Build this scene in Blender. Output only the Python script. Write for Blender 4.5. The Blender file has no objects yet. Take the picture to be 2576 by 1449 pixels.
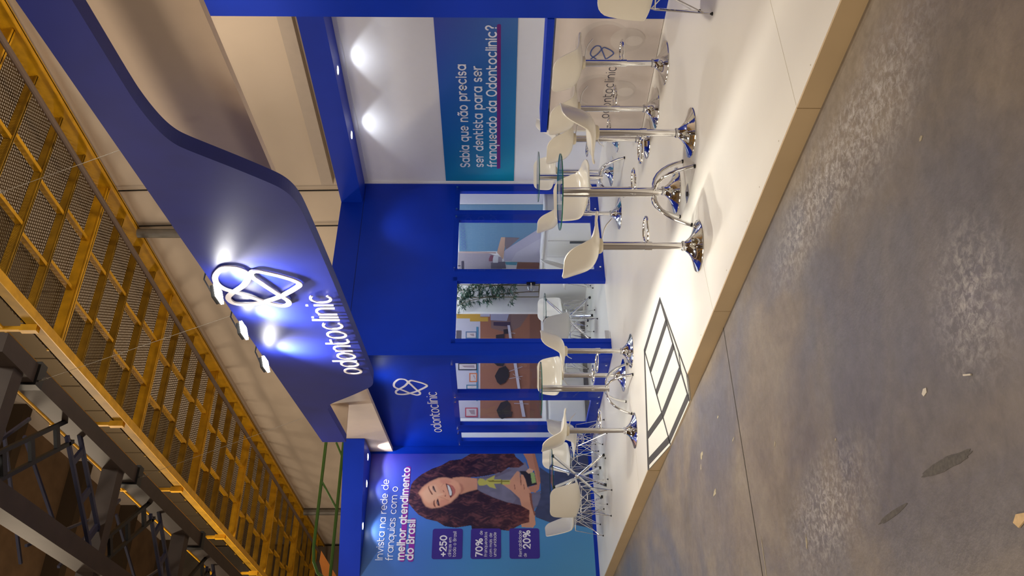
import bpy, bmesh, math, random
import numpy as np
from mathutils import Vector, Matrix
# ------------------------------------------------------------------ camera, world, lights, exposure
SC = bpy.context.scene
COL = SC.collection
rad = math.radians
FPX = 2200.0                                   # focal length in pixels of a 2576 px wide frame
YAW, PITCH, ROLL = rad(32.2), rad(-0.993), rad(0.044)
EYE = 1.5                                      # eye above the stand's platform (z = 0); hall floor is z = FLOOR
FLOOR = -0.12
fwd = Vector((-math.cos(YAW) * math.cos(PITCH), math.sin(YAW) * math.cos(PITCH), math.sin(PITCH)))
rgt = fwd.cross(Vector((0, 0, 1))).normalized()
up = rgt.cross(fwd)
r2 = rgt * math.cos(ROLL) + up * math.sin(ROLL)
u2 = up * math.cos(ROLL) - rgt * math.sin(ROLL)
cam_d = bpy.data.cameras.new('camera')
cam = bpy.data.objects.new('camera', cam_d)
COL.objects.link(cam)
cam_d.sensor_fit = 'HORIZONTAL'; cam_d.sensor_width = 36; cam_d.lens = 36 * FPX / 2576
cam_d.clip_start = 0.05; cam_d.clip_end = 200
# the phone was held on its side: the picture's right is the world's down
cx, cy, cz = -u2, r2, -fwd
m = Matrix(((cx.x, cy.x, cz.x, 0), (cx.y, cy.y, cz.y, 0), (cx.z, cy.z, cz.z, EYE), (0, 0, 0, 1)))
cam.matrix_world = m
SC.camera = cam
SC.view_settings.view_transform = 'Standard'
SC.view_settings.look = 'None'
SC.view_settings.exposure = 0.0
SC.view_settings.gamma = 1.0
SC.view_settings.use_curve_mapping = False
world = bpy.data.worlds.new('hall_air'); SC.world = world
world.use_nodes = True
bgn = world.node_tree.nodes['Background']
bgn.inputs[0].default_value = (1.0, 0.80, 0.62, 1); bgn.inputs[1].default_value = 0.26

def light(name, kind, loc, energy, color, target=None, **kw):
    d = bpy.data.lights.new(name, kind); d.energy = energy; d.color = color
    for k, v in kw.items(): setattr(d, k, v)
    o = bpy.data.objects.new(name, d); COL.objects.link(o); o.location = loc
    if target is not None:
        o.rotation_euler = (Vector(target) - Vector(loc)).to_track_quat('-Z', 'Y').to_euler()
    return o
WARM = (1.0, 0.80, 0.58); COOL = (0.86, 0.92, 1.0); NEUT = (1.0, 0.92, 0.81)
# unseen area lamps, the front four added to brighten hall wall and stand front
for i, (x, y, e) in enumerate([(1.0, -7.0, 330), (-6.5, -7.5, 250), (-15.0, -7.0, 130), (-25, -5.0, 260)]):
    light('unseen_hall_lamp', 'AREA', (x, y, 7.4), e, WARM if i != 1 else NEUT, (x - 2.0, 9.5, 5.0), size=4.0)
light('unseen_hall_lamp', 'AREA', (-4.6, 5.2, 11.5), 320, NEUT, (-4.8, 2.6, 0), size=1.0)
light('unseen_hall_lamp', 'AREA', (-3.5, -2.0, 10.5), 130, NEUT, (-4.0, 0.5, 0), size=1.0)
light('unseen_hall_lamp', 'AREA', (-20, 2.0, 12.5), 900, WARM, (-20, 2.5, 0), size=1.5)
# led floods of the stand, unseen and placed in mid-air above it, pointing into it
light('stand_flood', 'SPOT', (-4.6, 5.2, 5.4), 190, NEUT, (-5.6, 4.6, 0), spot_size=rad(95), spot_blend=.5, shadow_soft_size=.12)
light('stand_flood', 'SPOT', (-8.2, 5.6, 5.4), 160, COOL, (-8.3, 5.3, 0), spot_size=rad(95), spot_blend=.5, shadow_soft_size=.12)
light('stand_flood', 'SPOT', (-11.4, 3.2, 5.6), 150, COOL, (-11.4, 4.2, 0), spot_size=rad(95), spot_blend=.5, shadow_soft_size=.12)
# unseen uplights added to brighten the catwalk's underside and the hall wall
for x, e in ((-3.0, 60), (-8.0, 62), (-13.5, 34), (-19.5, 20), (-26, 14)):
    light('catwalk_fill', 'AREA', (x, 7.4, 4.3), e, WARM, (x - .3, 7.9, 8), size=.7)
for x, y, e in ((-4.5, 4.25, 14), (-8.4, 4.62, 20)):
    light('box_lamp', 'SPOT', (x, y, 3.36), e, COOL, (x - .1, y + .60, 2.42), spot_size=rad(92), spot_blend=.4, shadow_soft_size=.04)
for x, y, e, tx in ((-10.6, 4.98, 5.5, -10.6), (-9.62, 7.40, 13, -10.3)):
    light('wall_washer', 'SPOT', (x, y, 3.09 if x < -10 else 3.4), e, COOL, (tx, 5.30 if y < 6 else 7.6, 2.75 if y < 6 else 2.3), spot_size=rad(150 if y < 6 else 85), spot_blend=.9, shadow_soft_size=.05)
FLOODW = 250; DLW = 8; DPW = 9

# ------------------------------------------------------------------ materials
def lin(h):
    h = h.lstrip('#'); c = [int(h[i:i + 2], 16) / 255 for i in (0, 2, 4)]
    return tuple((v / 12.92 if v <= .04045 else ((v + .055) / 1.055) ** 2.4) for v in c)
_m = {}
def mat(name, color, rough=.5, metal=0.0, noise=0.0, nscale=8.0, bump=0.0, bscale=60.0, emit=0.0, spec=.5, coat=0.0, alpha=1.0, trans=0.0, ior=1.45):
    if name in _m: return _m[name]
    M = bpy.data.materials.new(name); M.use_nodes = True
    nt = M.node_tree; B = nt.nodes['Principled BSDF']
    c = lin(color) if isinstance(color, str) else color
    B.inputs['Base Color'].default_value = (*c, 1); B.inputs['Roughness'].default_value = rough
    B.inputs['Metallic'].default_value = metal; B.inputs['Specular IOR Level'].default_value = spec
    B.inputs['Coat Weight'].default_value = coat; B.inputs['Alpha'].default_value = alpha
    B.inputs['Transmission Weight'].default_value = trans; B.inputs['IOR'].default_value = ior
    if emit:
        B.inputs['Emission Color'].default_value = (*c, 1); B.inputs['Emission Strength'].default_value = emit
    tc = nt.nodes.new('ShaderNodeTexCoord')
    if noise:
        n = nt.nodes.new('ShaderNodeTexNoise'); n.inputs['Scale'].default_value = nscale; n.inputs['Detail'].default_value = 4
        nt.links.new(tc.outputs['Object'], n.inputs['Vector'])
        mr = nt.nodes.new('ShaderNodeMapRange'); mr.inputs[1].default_value = .3; mr.inputs[2].default_value = .7
        mr.inputs[3].default_value = 1 - noise; mr.inputs[4].default_value = 1 + noise
        nt.links.new(n.outputs['Fac'], mr.inputs[0])
        mx = nt.nodes.new('ShaderNodeMix'); mx.data_type = 'RGBA'; mx.blend_type = 'MULTIPLY'; mx.inputs[0].default_value = 1
        mx.inputs[6].default_value = (*c, 1); nt.links.new(mr.outputs[0], mx.inputs[7])
        nt.links.new(mx.outputs[2], B.inputs['Base Color'])
    if bump:
        n2 = nt.nodes.new('ShaderNodeTexNoise'); n2.inputs['Scale'].default_value = bscale; n2.inputs['Detail'].default_value = 3
        nt.links.new(tc.outputs['Object'], n2.inputs['Vector'])
        bp = nt.nodes.new('ShaderNodeBump'); bp.inputs['Strength'].default_value = bump; bp.inputs['Distance'].default_value = .01
        nt.links.new(n2.outputs['Fac'], bp.inputs['Height']); nt.links.new(bp.outputs[0], B.inputs['Normal'])
    _m[name] = M
    return M
BLUE = mat('blue_paint', (0.001, 0.030, 0.42), .42, spec=.3, noise=.05, nscale=2.5, bump=.03, bscale=25)
BLUEF = mat('fascia_dulled_blue', (0.008, 0.017, 0.20), .45, noise=.10, nscale=3, bump=.05, bscale=9)  # same blue as the walls, with the fascia's duller light put into the colour
WHITE = mat('white_paint', 'e6e4e2', .45, noise=.02)
PANEL = mat('white_wall_panel', 'e2e3e8', .42, noise=.01)
LACQ = mat('white_laminate', 'e8e6e0', .3, noise=.02, nscale=2)
DECK = mat('cream_platform_laminate', 'e0dace', .34, noise=.03, nscale=1.2)
SKIRT = mat('beige_skirt_board', 'bea681', .5, noise=.06, nscale=2)
TAPE = mat('dark_anti_slip_tape', '43403f', .7, noise=.1, nscale=30)
CHROME = mat('chrome', (.82, .82, .82), .07, 1.0)
STEEL = mat('brushed_steel', (.6, .6, .62), .28, 1.0)
SHELL = mat('white_moulded_plastic', 'ded8ca', .22, noise=.01, coat=.2)
BLACK = mat('black_plastic', '121212', .5)
GEDGE = mat('green_glass_edge', '0d5a4e', .1, trans=.3)
LOGO = mat('white_acrylic_letters', 'efe7e6', .35)
YEL = mat('yellow_steel_paint', 'd6a018', .5, noise=.18, nscale=5)
YELD = mat('yellow_shaded_steel', '9c7614', .6, noise=.25, nscale=4)  # darker copy of the yellow, shade on the webs put into the colour
TRUSS = mat('brown_steel_paint', '3c2f26', .6, noise=.2, nscale=3)
TRUSSB = mat('dark_blue_steel_paint', '2a2b40', .45, noise=.2, nscale=3)
HALLW = mat('beige_hall_plaster', 'cdbfae', .8, noise=.05, nscale=.7)
HALLT = mat('pale_hall_trim', 'b8aca0', .7, noise=.03)
DARKW = mat('brown_roof_sheet', '7a6248', .8, noise=.2, nscale=1.5)
GREY = mat('grey_galvanised_duct', '85827c', .5, .3, noise=.08)
EMIT = mat('lamp_lens', (1, .98, .93), .3, emit=70)
EMITS = mat('downlight_lens', (.93, .96, 1), .3, emit=22)
GREEN = mat('green_steel_tube', '4a7030', .4)
ORANGE = mat('orange_fabric_panel', 'e08838', .7, noise=.03)
CABLE = mat('black_cable', '16120f', .6)
WIRE = mat('steel_wire_rope', '8c8476', .5, .4)

def glass_mat(name, tint, refl=1.0, tr=.93):
    if name in _m: return _m[name]
    M = bpy.data.materials.new(name); M.use_nodes = True; nt = M.node_tree; nt.nodes.clear()
    out = nt.nodes.new('ShaderNodeOutputMaterial'); mx = nt.nodes.new('ShaderNodeMixShader')
    t = nt.nodes.new('ShaderNodeBsdfTransparent'); t.inputs[0].default_value = (*[tr * c for c in tint], 1)
    g = nt.nodes.new('ShaderNodeBsdfGlossy'); g.inputs['Roughness'].default_value = .01
    f = nt.nodes.new('ShaderNodeFresnel'); f.inputs[0].default_value = 1.5
    ml_ = nt.nodes.new('ShaderNodeMath'); ml_.operation = 'MULTIPLY'; ml_.inputs[1].default_value = refl
    ge = nt.nodes.new('ShaderNodeNewGeometry'); inv = nt.nodes.new('ShaderNodeMath'); inv.operation = 'SUBTRACT'; inv.inputs[0].default_value = 1.0
    nt.links.new(ge.outputs['Backfacing'], inv.inputs[1]); m2_ = nt.nodes.new('ShaderNodeMath'); m2_.operation = 'MULTIPLY'
    nt.links.new(f.outputs[0], ml_.inputs[0]); nt.links.new(ml_.outputs[0], m2_.inputs[0]); nt.links.new(inv.outputs[0], m2_.inputs[1]); nt.links.new(m2_.outputs[0], mx.inputs[0])
    nt.links.new(t.outputs[0], mx.inputs[1]); nt.links.new(g.outputs[0], mx.inputs[2]); nt.links.new(mx.outputs[0], out.inputs[0])
    _m[name] = M; return M
PANE = glass_mat('clear_window_glass', (.97, .99, 1.0), .38, .97)
TGLASS = glass_mat('table_glass', (.94, .99, .98), .9)

def concrete():
    M = bpy.data.materials.new('polished_worn_concrete'); M.use_nodes = True; nt = M.node_tree; B = nt.nodes['Principled BSDF']
    N, L = nt.nodes.new, nt.links.new
    tc = N('ShaderNodeTexCoord')
    def noise(scale, detail=6, dist=0.0, rough=.6, vec=None):
        n = N('ShaderNodeTexNoise'); n.inputs['Scale'].default_value = scale; n.inputs['Detail'].default_value = detail
        n.inputs['Distortion'].default_value = dist; n.inputs['Roughness'].default_value = rough
        L(vec or tc.outputs['Object'], n.inputs['Vector']); return n.outputs['Fac']
    def ramp(f, *st):
        r = N('ShaderNodeValToRGB'); L(f, r.inputs[0]); e = r.color_ramp.elements
        while len(e) < len(st): e.new(.5)
        for el, (p, c) in zip(e, st): el.position = p; el.color = (*c, 1)
        return r.outputs[0]
    def mix(bt, fac, a, b):
        x = N('ShaderNodeMix'); x.data_type = 'RGBA'; x.blend_type = bt
        if isinstance(fac, float): x.inputs[0].default_value = fac
        else: L(fac, x.inputs[0])
        for i, v in ((6, a), (7, b)):
            if isinstance(v, tuple): x.inputs[i].default_value = (*v, 1)
            else: L(v, x.inputs[i])
        return x.outputs[2]
    base = ramp(noise(.9, 5, .6), (.32, lin('766c61')), (.5, lin('8c7f70')), (.68, lin('968a79')))
    blu = ramp(noise(.55, 4, .8), (.46, (0, 0, 0)), (.62, (1, 1, 1)))
    base = mix('MIX', blu, base, lin('757174'))
    fine = ramp(noise(14, 8, .3, .7), (.3, (.70, .70, .70)), (.7, (1.02, 1.02, 1.02)))
    base = mix('MULTIPLY', 1.0, base, fine)
    pit = ramp(noise(42, 3), (.70, (0, 0, 0)), (.76, (1, 1, 1)))
    base = mix('MIX', pit, base, lin('5b5248'))
    # worn pale zones with a speckled surface
    def zone(cx_, cy_, rx, ry, seed):
        mp = N('ShaderNodeMapping'); L(tc.outputs['Object'], mp.inputs[0]); mp.inputs['Location'].default_value = (-cx_ / rx, -cy_ / ry, 0)
        mp.inputs['Scale'].default_value = (1 / rx, 1 / ry, 0)
        ln = N('ShaderNodeVectorMath'); ln.operation = 'LENGTH'; L(mp.outputs[0], ln.inputs[0])
        s = N('ShaderNodeMapRange'); L(ln.outputs['Value'], s.inputs[0]); s.inputs[1].default_value = .15; s.inputs[2].default_value = 1; s.inputs[3].default_value = 1; s.inputs[4].default_value = 0
        return s.outputs[0]
    def add(a, b):
        x = N('ShaderNodeMath'); x.operation = 'ADD'; x.use_clamp = True; L(a, x.inputs[0]); L(b, x.inputs[1]); return x.outputs[0]
    z = add(add(zone(-2.78, 2.62, .75, .35, 0), zone(-2.52, 1.55, .35, .35, 1)), zone(-4.2, 1.35, .8, .35, 2))
    z = add(z, zone(-3.6, 2.75, .9, .3, 1))
    sp = N('ShaderNodeMath'); sp.operation = 'MULTIPLY'; L(z, sp.inputs[0]); L(ramp(noise(26, 8, .5, .75), (.45, (0, 0, 0)), (.66, (1, 1, 1))), sp.inputs[1])
    base = mix('MIX', sp.outputs[0], base, lin('bcb6b0'))
    L(base, B.inputs['Base Color'])
    rr = ramp(noise(2.2, 6, .4), (.3, (.30, .30, .30)), (.7, (.48, .48, .48)))
    L(rr, B.inputs['Roughness'])
    bp = N('ShaderNodeBump'); bp.inputs['Strength'].default_value = .18; bp.inputs['Distance'].default_value = .01
    L(noise(30, 6), bp.inputs['Height']); L(bp.outputs[0], B.inputs['Normal'])
    return M
CONC = concrete()

def gradient_mat(name, stops_x, ax, lo, hi, ax2=None, lo2=0, hi2=1, stops2=None, f2=.5, rough=.4):
    """printed vinyl: a colour run along one object axis, blended with one along another"""
    M = bpy.data.materials.new(name); M.use_nodes = True; nt = M.node_tree; B = nt.nodes['Principled BSDF']; N, L = nt.nodes.new, nt.links.new
    tc = N('ShaderNodeTexCoord'); sx = N('ShaderNodeSeparateXYZ'); L(tc.outputs['Object'], sx.inputs[0])
    def g(ax_, lo_, hi_, st):
        mr = N('ShaderNodeMapRange'); L(sx.outputs[ax_], mr.inputs[0]); mr.inputs[1].default_value = lo_; mr.inputs[2].default_value = hi_
        r = N('ShaderNodeValToRGB'); L(mr.outputs[0], r.inputs[0]); e = r.color_ramp.elements
        while len(e) < len(st): e.new(.5)
        for el, (p, c) in zip(e, st): el.position = p; el.color = (*lin(c), 1)
        return r.outputs[0]
    c = g(ax, lo, hi, stops_x)
    if stops2:
        c2 = g(ax2, lo2, hi2, stops2); x = N('ShaderNodeMix'); x.data_type = 'RGBA'; x.inputs[0].default_value = f2; L(c, x.inputs[6]); L(c2, x.inputs[7]); c = x.outputs[2]
    L(c, B.inputs['Base Color']); B.inputs['Roughness'].default_value = rough
    return M

# ------------------------------------------------------------------ mesh helpers
class MB:
    def __init__(s): s.v = []; s.f = []; s.mi = []
    def add(s, vs, fs, k=0):
        o = len(s.v); s.v += [tuple(v) for v in vs]; s.f += [tuple(i + o for i in f) for f in fs]; s.mi += [k] * len(fs); return s
    def box(s, x0, x1, y0, y1, z0, z1, k=0):
        return s.add([(x0, y0, z0), (x1, y0, z0), (x1, y1, z0), (x0, y1, z0), (x0, y0, z1), (x1, y0, z1), (x1, y1, z1), (x0, y1, z1)],
                     [(3, 2, 1, 0), (4, 5, 6, 7), (0, 1, 5, 4), (1, 2, 6, 5), (2, 3, 7, 6), (3, 0, 4, 7)], k)
    def bar(s, a, b, w, h, upv=(0, 0, 1), k=0):
        a, b = Vector(a), Vector(b); d = (b - a).normalized(); u = Vector(upv)
        if abs(d.dot(u)) > .99: u = Vector((1, 0, 0))
        r = d.cross(u).normalized(); u = r.cross(d)
        vs = [p + r * sx * w / 2 + u * sz * h / 2 for p in (a, b) for sx, sz in ((-1, -1), (1, -1), (1, 1), (-1, 1))]
        return s.add(vs, [(0, 1, 2, 3), (7, 6, 5, 4), (0, 4, 5, 1), (1, 5, 6, 2), (2, 6, 7, 3), (3, 7, 4, 0)], k)
    def tube(s, pts, r, n=10, closed=False, k=0, cap=True):
        P = [Vector(p) for p in pts]; m = len(P); rs = r if isinstance(r, (list, tuple)) else [r] * m
        vs = []; ref = None
        for i, p in enumerate(P):
            if closed: d = P[(i + 1) % m] - P[i - 1]
            else: d = P[min(i + 1, m - 1)] - P[max(i - 1, 0)]
            d.normalize()
            if ref is None: ref = Vector((0, 0, 1)) if abs(d.z) < .9 else Vector((1, 0, 0))
            a = d.cross(ref).normalized(); b = d.cross(a).normalized(); ref = -b if False else ref
            vs += [p + (a * math.cos(t) + b * math.sin(t)) * rs[i] for t in [2 * math.pi * j / n for j in range(n)]]
        fs = []
        for i in range(m if closed else m - 1):
            i2 = (i + 1) % m
            fs += [(i * n + j, i * n + (j + 1) % n, i2 * n + (j + 1) % n, i2 * n + j) for j in range(n)]
        if not closed and cap: fs += [tuple(reversed(range(n))), tuple(range((m - 1) * n, m * n))]
        return s.add(vs, fs, k)
    def lathe(s, prof, n=32, c=(0, 0), k=0):
        vs = []; fs = []
        for (r, z) in prof: vs += [(c[0] + r * math.cos(2 * math.pi * j / n), c[1] + r * math.sin(2 * math.pi * j / n), z) for j in range(n)]
        for i in range(len(prof) - 1): fs += [(i * n + j, i * n + (j + 1) % n, (i + 1) * n + (j + 1) % n, (i + 1) * n + j) for j in range(n)]
        return s.add(vs, fs, k)
    def prism(s, poly, o, ux, uy, nn, t, k=0):
        """2-D polygon in the plane o + a*ux + b*uy, thickened by t along nn"""
        o, ux, uy, nn = map(Vector, (o, ux, uy, nn)); n = len(poly)
        vs = [o + ux * a + uy * b for a, b in poly] + [o + ux * a + uy * b + nn * t for a, b in poly]
        return s.add(vs, [tuple(reversed(range(n))), tuple(range(n, 2 * n))] + [(i, (i + 1) % n, n + (i + 1) % n, n + i) for i in range(n)], k)
    def build(s, name, ms, parent=None, smooth=False, loc=None, bevel=0.0):
        me = bpy.data.meshes.new(name); me.from_pydata(s.v, [], s.f)
        ms = ms if isinstance(ms, (list, tuple)) else [ms]
        for q in ms: me.materials.append(q)
        if len(ms) > 1: me.polygons.foreach_set('material_index', s.mi)
        bm = bmesh.new(); bm.from_mesh(me)
        big = [f for f in bm.faces if len(f.verts) > 4]
        bmesh.ops.recalc_face_normals(bm, faces=bm.faces)
        if big: bmesh.ops.triangulate(bm, faces=big)
        if bevel:
            bmesh.ops.bevel(bm, geom=[e for e in bm.edges if e.calc_face_angle(0) > .6], offset=bevel, segments=2, affect='EDGES')
        bm.to_mesh(me); bm.free()
        if smooth:
            me.polygons.foreach_set('use_smooth', [True] * len(me.polygons))
            try: me.set_sharp_from_angle(angle=rad(40))
            except Exception: pass
        o = bpy.data.objects.new(name, me); COL.objects.link(o)
        if parent: o.parent = parent
        if loc is not None: o.location = loc
        return o
def tag(o, label=None, cat=None, group=None, kind=None):
    if label: o['label'] = label
    if cat: o['category'] = cat
    if group: o['group'] = group
    if kind: o['kind'] = kind
    return o
def empty(name, loc=(0, 0, 0), rz=0.0, label=None, cat=None, group=None, kind=None, parent=None):
    o = bpy.data.objects.new(name, None); COL.objects.link(o); o.location = loc; o.rotation_euler = (0, 0, rz); o.empty_display_size = .1
    if parent: o.parent = parent
    return tag(o, label, cat, group, kind)
def box(name, x0, x1, y0, y1, z0, z1, m_, parent=None, bevel=0.0):
    return MB().box(min(x0, x1), max(x0, x1), min(y0, y1), max(y0, y1), min(z0, z1), max(z0, z1)).build(name, m_, parent, bevel=bevel)
def dup(root, loc, rz, label, group=None):
    r = root.copy(); COL.objects.link(r); r.location = loc; r.rotation_euler = (0, 0, rz); r['label'] = label
    if group: r['group'] = group
    def rec(src, dst):
        for ch in [c for c in ALLC.get(src.name, [])]:
            c = ch.copy(); COL.objects.link(c); c.parent = dst; rec(ch, c)
    rec(root, r); return r
ALLC = {}
def index(root):
    def rec(o):
        ALLC[o.name] = list(o.children)
        for c in o.children: rec(c)
    rec(root)

# ------------------------------------------------------------------ lettering: a rounded stroke face, drawn here
def arc(cx_, cy_, rx, ry, a0, a1, n=None):
    n = n or max(4, int(abs(a1 - a0) / 15))
    return [(cx_ + rx * math.cos(rad(a0 + (a1 - a0) * i / n)), cy_ + ry * math.sin(rad(a0 + (a1 - a0) * i / n))) for i in range(n + 1)]
def O(cx_=.5, cy_=.5, rx=.5, ry=.5): return ('c', arc(cx_, cy_, rx, ry, 0, 345, 23))
def S_(pts): return ('o', pts)
G = {
 'a': (1.0, [O(), S_([(1, 1), (1, 0)])]), 'b': (1.0, [O(), S_([(0, 1.45), (0, 0)])]), 'c': (.92, [S_(arc(.5, .5, .5, .5, 48, 312, 18))]),
 'd': (1.0, [O(), S_([(1, 1.45), (1, 0)])]), 'e': (1.0, [S_([(0, .5), (1, .5)] + arc(.5, .5, .5, .5, 0, 310, 22))]),
 'f': (.55, [S_(arc(.52, 1.1, .32, .34, 95, 180, 6) + [(.2, 0)]), S_([(0, .82), (.55, .82)])]),
 'g': (1.0, [O(), S_([(1, 1), (1, 0)] + arc(.5, 0, .5, .45, 0, -150, 8))]), 'h': (.9, [S_([(0, 1.45), (0, 0)]), S_(arc(.45, .55, .45, .45, 180, 0, 10) + [(.9, 0)])]),
 'i': (0.0, [S_([(0, 1), (0, 0)]), S_([(0, 1.28), (0, 1.41)])]), 'l': (0.0, [S_([(0, 1.45), (0, 0)])]),
 'm': (1.5, [S_([(0, 1), (0, 0)]), S_(arc(.375, .6, .375, .4, 180, 0, 8) + [(.75, 0)]), S_(arc(1.125, .6, .375, .4, 180, 0, 8) + [(1.5, 0)])]),
 'n': (.85, [S_([(0, 1), (0, 0)]), S_(arc(.425, .56, .425, .44, 180, 0, 10) + [(.85, 0)])]), 'o': (1.0, [O()]),
 'p': (1.0, [O(), S_([(0, 1), (0, -.45)])]), 'q': (1.0, [O(), S_([(1, 1), (1, -.45)])]), 'r': (.5, [S_([(0, 1), (0, 0)]), S_(arc(.45, .5, .45, .5, 180, 80, 6))]),
 's': (.72, [S_(arc(.36, .74, .32, .26, 30, 270, 10) + arc(.36, .24, .34, .24, 90, -150, 10))]),
 't': (.62, [S_([(0, 1.36)] + [(0, .4)] + arc(.4, .4, .4, .4, 180, 285, 8)), S_([(0, .92), (.55, .92)])]),
 'u': (.85, [S_([(0, 1)] + arc(.425, .44, .425, .44, 180, 360, 10) + [(.85, 1)]), S_([(.85, .5), (.85, 0)])]), 'v': (.85, [S_([(0, 1), (.425, 0), (.85, 1)])]),
 'S': (.9, [S_(arc(.45, 1.06, .42, .36, 25, 270, 12) + arc(.45, .34, .45, .36, 90, -155, 12))]), 'I': (.1, [S_([(.05, 1.4), (.05, 0)])]),
 'O': (1.3, [O(.65, .7, .65, .72)]), 'B': (.85, [S_([(0, 0), (0, 1.4), (.4, 1.4)] + arc(.4, 1.06, .36, .34, 90, -90, 8) + [(0, .72)]), S_([(.4, .72)] + arc(.45, .36, .4, .36, 90, -90, 8) + [(0, 0)])]),
 'R': (.85, [S_([(0, 0), (0, 1.4), (.4, 1.4)] + arc(.4, 1.03, .38, .37, 90, -90, 8) + [(0, .66)]), S_([(.4, .66), (.85, 0)])]),
 '0': (.95, [O(.475, .7, .475, .7)]), '2': (.85, [S_(arc(.42, 1.0, .40, .40, 170, -30, 10) + [(0, 0), (.88, 0)])]),
 '5': (.85, [S_([(.78, 1.4), (.12, 1.4), (.06, .78)] + arc(.40, .45, .44, .45, 130, -150, 12))]), '7': (.8, [S_([(0, 1.4), (.82, 1.4), (.3, 0)])]),
 '+': (.8, [S_([(0, .6), (.8, .6)]), S_([(.4, 1.0), (.4, .2)])]), '%': (1.45, [O(.28, 1.08, .28, .3), O(1.17, .30, .28, .3), S_([(.3, 0), (1.15, 1.4)])]),
 '?': (.75, [S_(arc(.36, 1.06, .36, .36, 165, -60, 10) + [(.38, .6), (.38, .42)]), S_([(.38, .06), (.38, .02)])]), ' ': (.35, []),
}
G['ã'] = (1.0, G['a'][1] + [S_([(.2, 1.32), (.38, 1.42), (.62, 1.30), (.8, 1.40)])])
G['í'] = (0.0, [S_([(0, 1), (0, 0)]), S_([(0, 1.3), (.2, 1.55)])])
G['T'] = (.52, [S_([(0, 1.36), (0, .4)] + arc(.42, .4, .42, .4, 180, 300, 8)), S_([(0, .98), (.60, .98)])])   # the wordmark's hooked t
def ribbon(mb, kind, pts, h, place, t=0.0, capn=5, k=0, round_=True):
    """one pen stroke of half width h; place(a,b,c) gives the 3-D point, t the thickness"""
    n = len(pts); closed = kind == 'c'; Lf = []; Rt = []
    for i in range(n):
        if closed: a, b = pts[i - 1], pts[(i + 1) % n]
        else: a, b = pts[max(i - 1, 0)], pts[min(i + 1, n - 1)]
        d = Vector((b[0] - a[0], b[1] - a[1])); d.normalize(); nx, ny = -d.y, d.x; f = 1.0
        if 0 < i < n - 1 or closed:
            e = Vector((pts[i][0] - pts[i - 1][0], pts[i][1] - pts[i - 1][1])); e.normalize(); f = 1 / max(.6, abs(-e.y * nx + e.x * ny))
        Lf.append((pts[i][0] + nx * h * f, pts[i][1] + ny * h * f)); Rt.append((pts[i][0] - nx * h * f, pts[i][1] - ny * h * f))
    if closed:
        e_ = 2.5e-5 if n > 60 else 0.0
        vs = [place(*p, t + e_ * i) for i, p in enumerate(Lf)] + [place(*p, t + e_ * i) for i, p in enumerate(Rt)]; fs = [(i, (i + 1) % n, n + (i + 1) % n, n + i) for i in range(n)]
        if t:
            vs += [place(*p, 0) for p in Lf] + [place(*p, 0) for p in Rt]
            fs += [(i, 2 * n + i, 2 * n + (i + 1) % n, (i + 1) % n) for i in range(n)] + [(n + i, n + (i + 1) % n, 3 * n + (i + 1) % n, 3 * n + i) for i in range(n)]
        mb.add(vs, fs, k); return
    def cap(p, q):
        if not round_: return []
        a0 = math.atan2(p[1] - q[1], p[0] - q[0]); c = ((p[0] + q[0]) / 2, (p[1] + q[1]) / 2)
        return [(c[0] + h * math.cos(a0 - math.pi * j / capn), c[1] + h * math.sin(a0 - math.pi * j / capn)) for j in range(1, capn)]
    ca = cap(Rt[0], Lf[0]) ; cb = cap(Lf[-1], Rt[-1])
    loop = Lf + cb + Rt[::-1] + ca; m_ = len(loop)
    vs = [place(*p, t) for p in loop]; fs = [(i, i + 1, m_ - len(ca) - 1 - (i + 1), m_ - len(ca) - 1 - i) for i in range(n - 1)]
    if cb: fs.append(tuple(range(n - 1, n + len(cb) + 1)))
    if ca: fs.append(tuple([m_ - len(ca) - 1] + list(range(m_ - len(ca), m_)) + [0]))
    if t:
        vs += [place(*p, 0) for p in loop]; fs += [(i, m_ + i, m_ + (i + 1) % m_, (i + 1) % m_) for i in range(m_)]
    mb.add(vs, fs, k)
def text_w(s, gap, h): return sum(G[c][0] + 2 * h + gap for c in s) - gap
def text_line(name, s, o, ux, uy, nn, width, xh, h, m_, parent, gap=.16, t=0.0, off=.002, letters=False, round_=True):
    """sets s so that it is exactly `width` wide with x-height xh, starting at o"""
    o, ux, uy, nn = map(Vector, (o, ux, uy, nn)); W = text_w(s, gap, h); sx = width / W; x = h; mb = MB(); out = []
    for ch in s:
        w_, st = G[ch]
        place = lambda a, b, c, x=x: o + ux * ((x + a) * sx) + uy * (b * xh) + nn * (off + c)
        q = MB() if letters else mb
        for n_, (kind, pts) in enumerate(st): ribbon(q, kind, pts, h, lambda a, b, c, p_=place, e_=n_ * .0004: p_(a, b, c + e_), t, round_=round_)
        if letters and st: out.append(q.build('letter', m_, parent))
        x += w_ + 2 * h + gap
    if not letters: out.append(mb.build(name, m_, parent))
    return out
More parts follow.
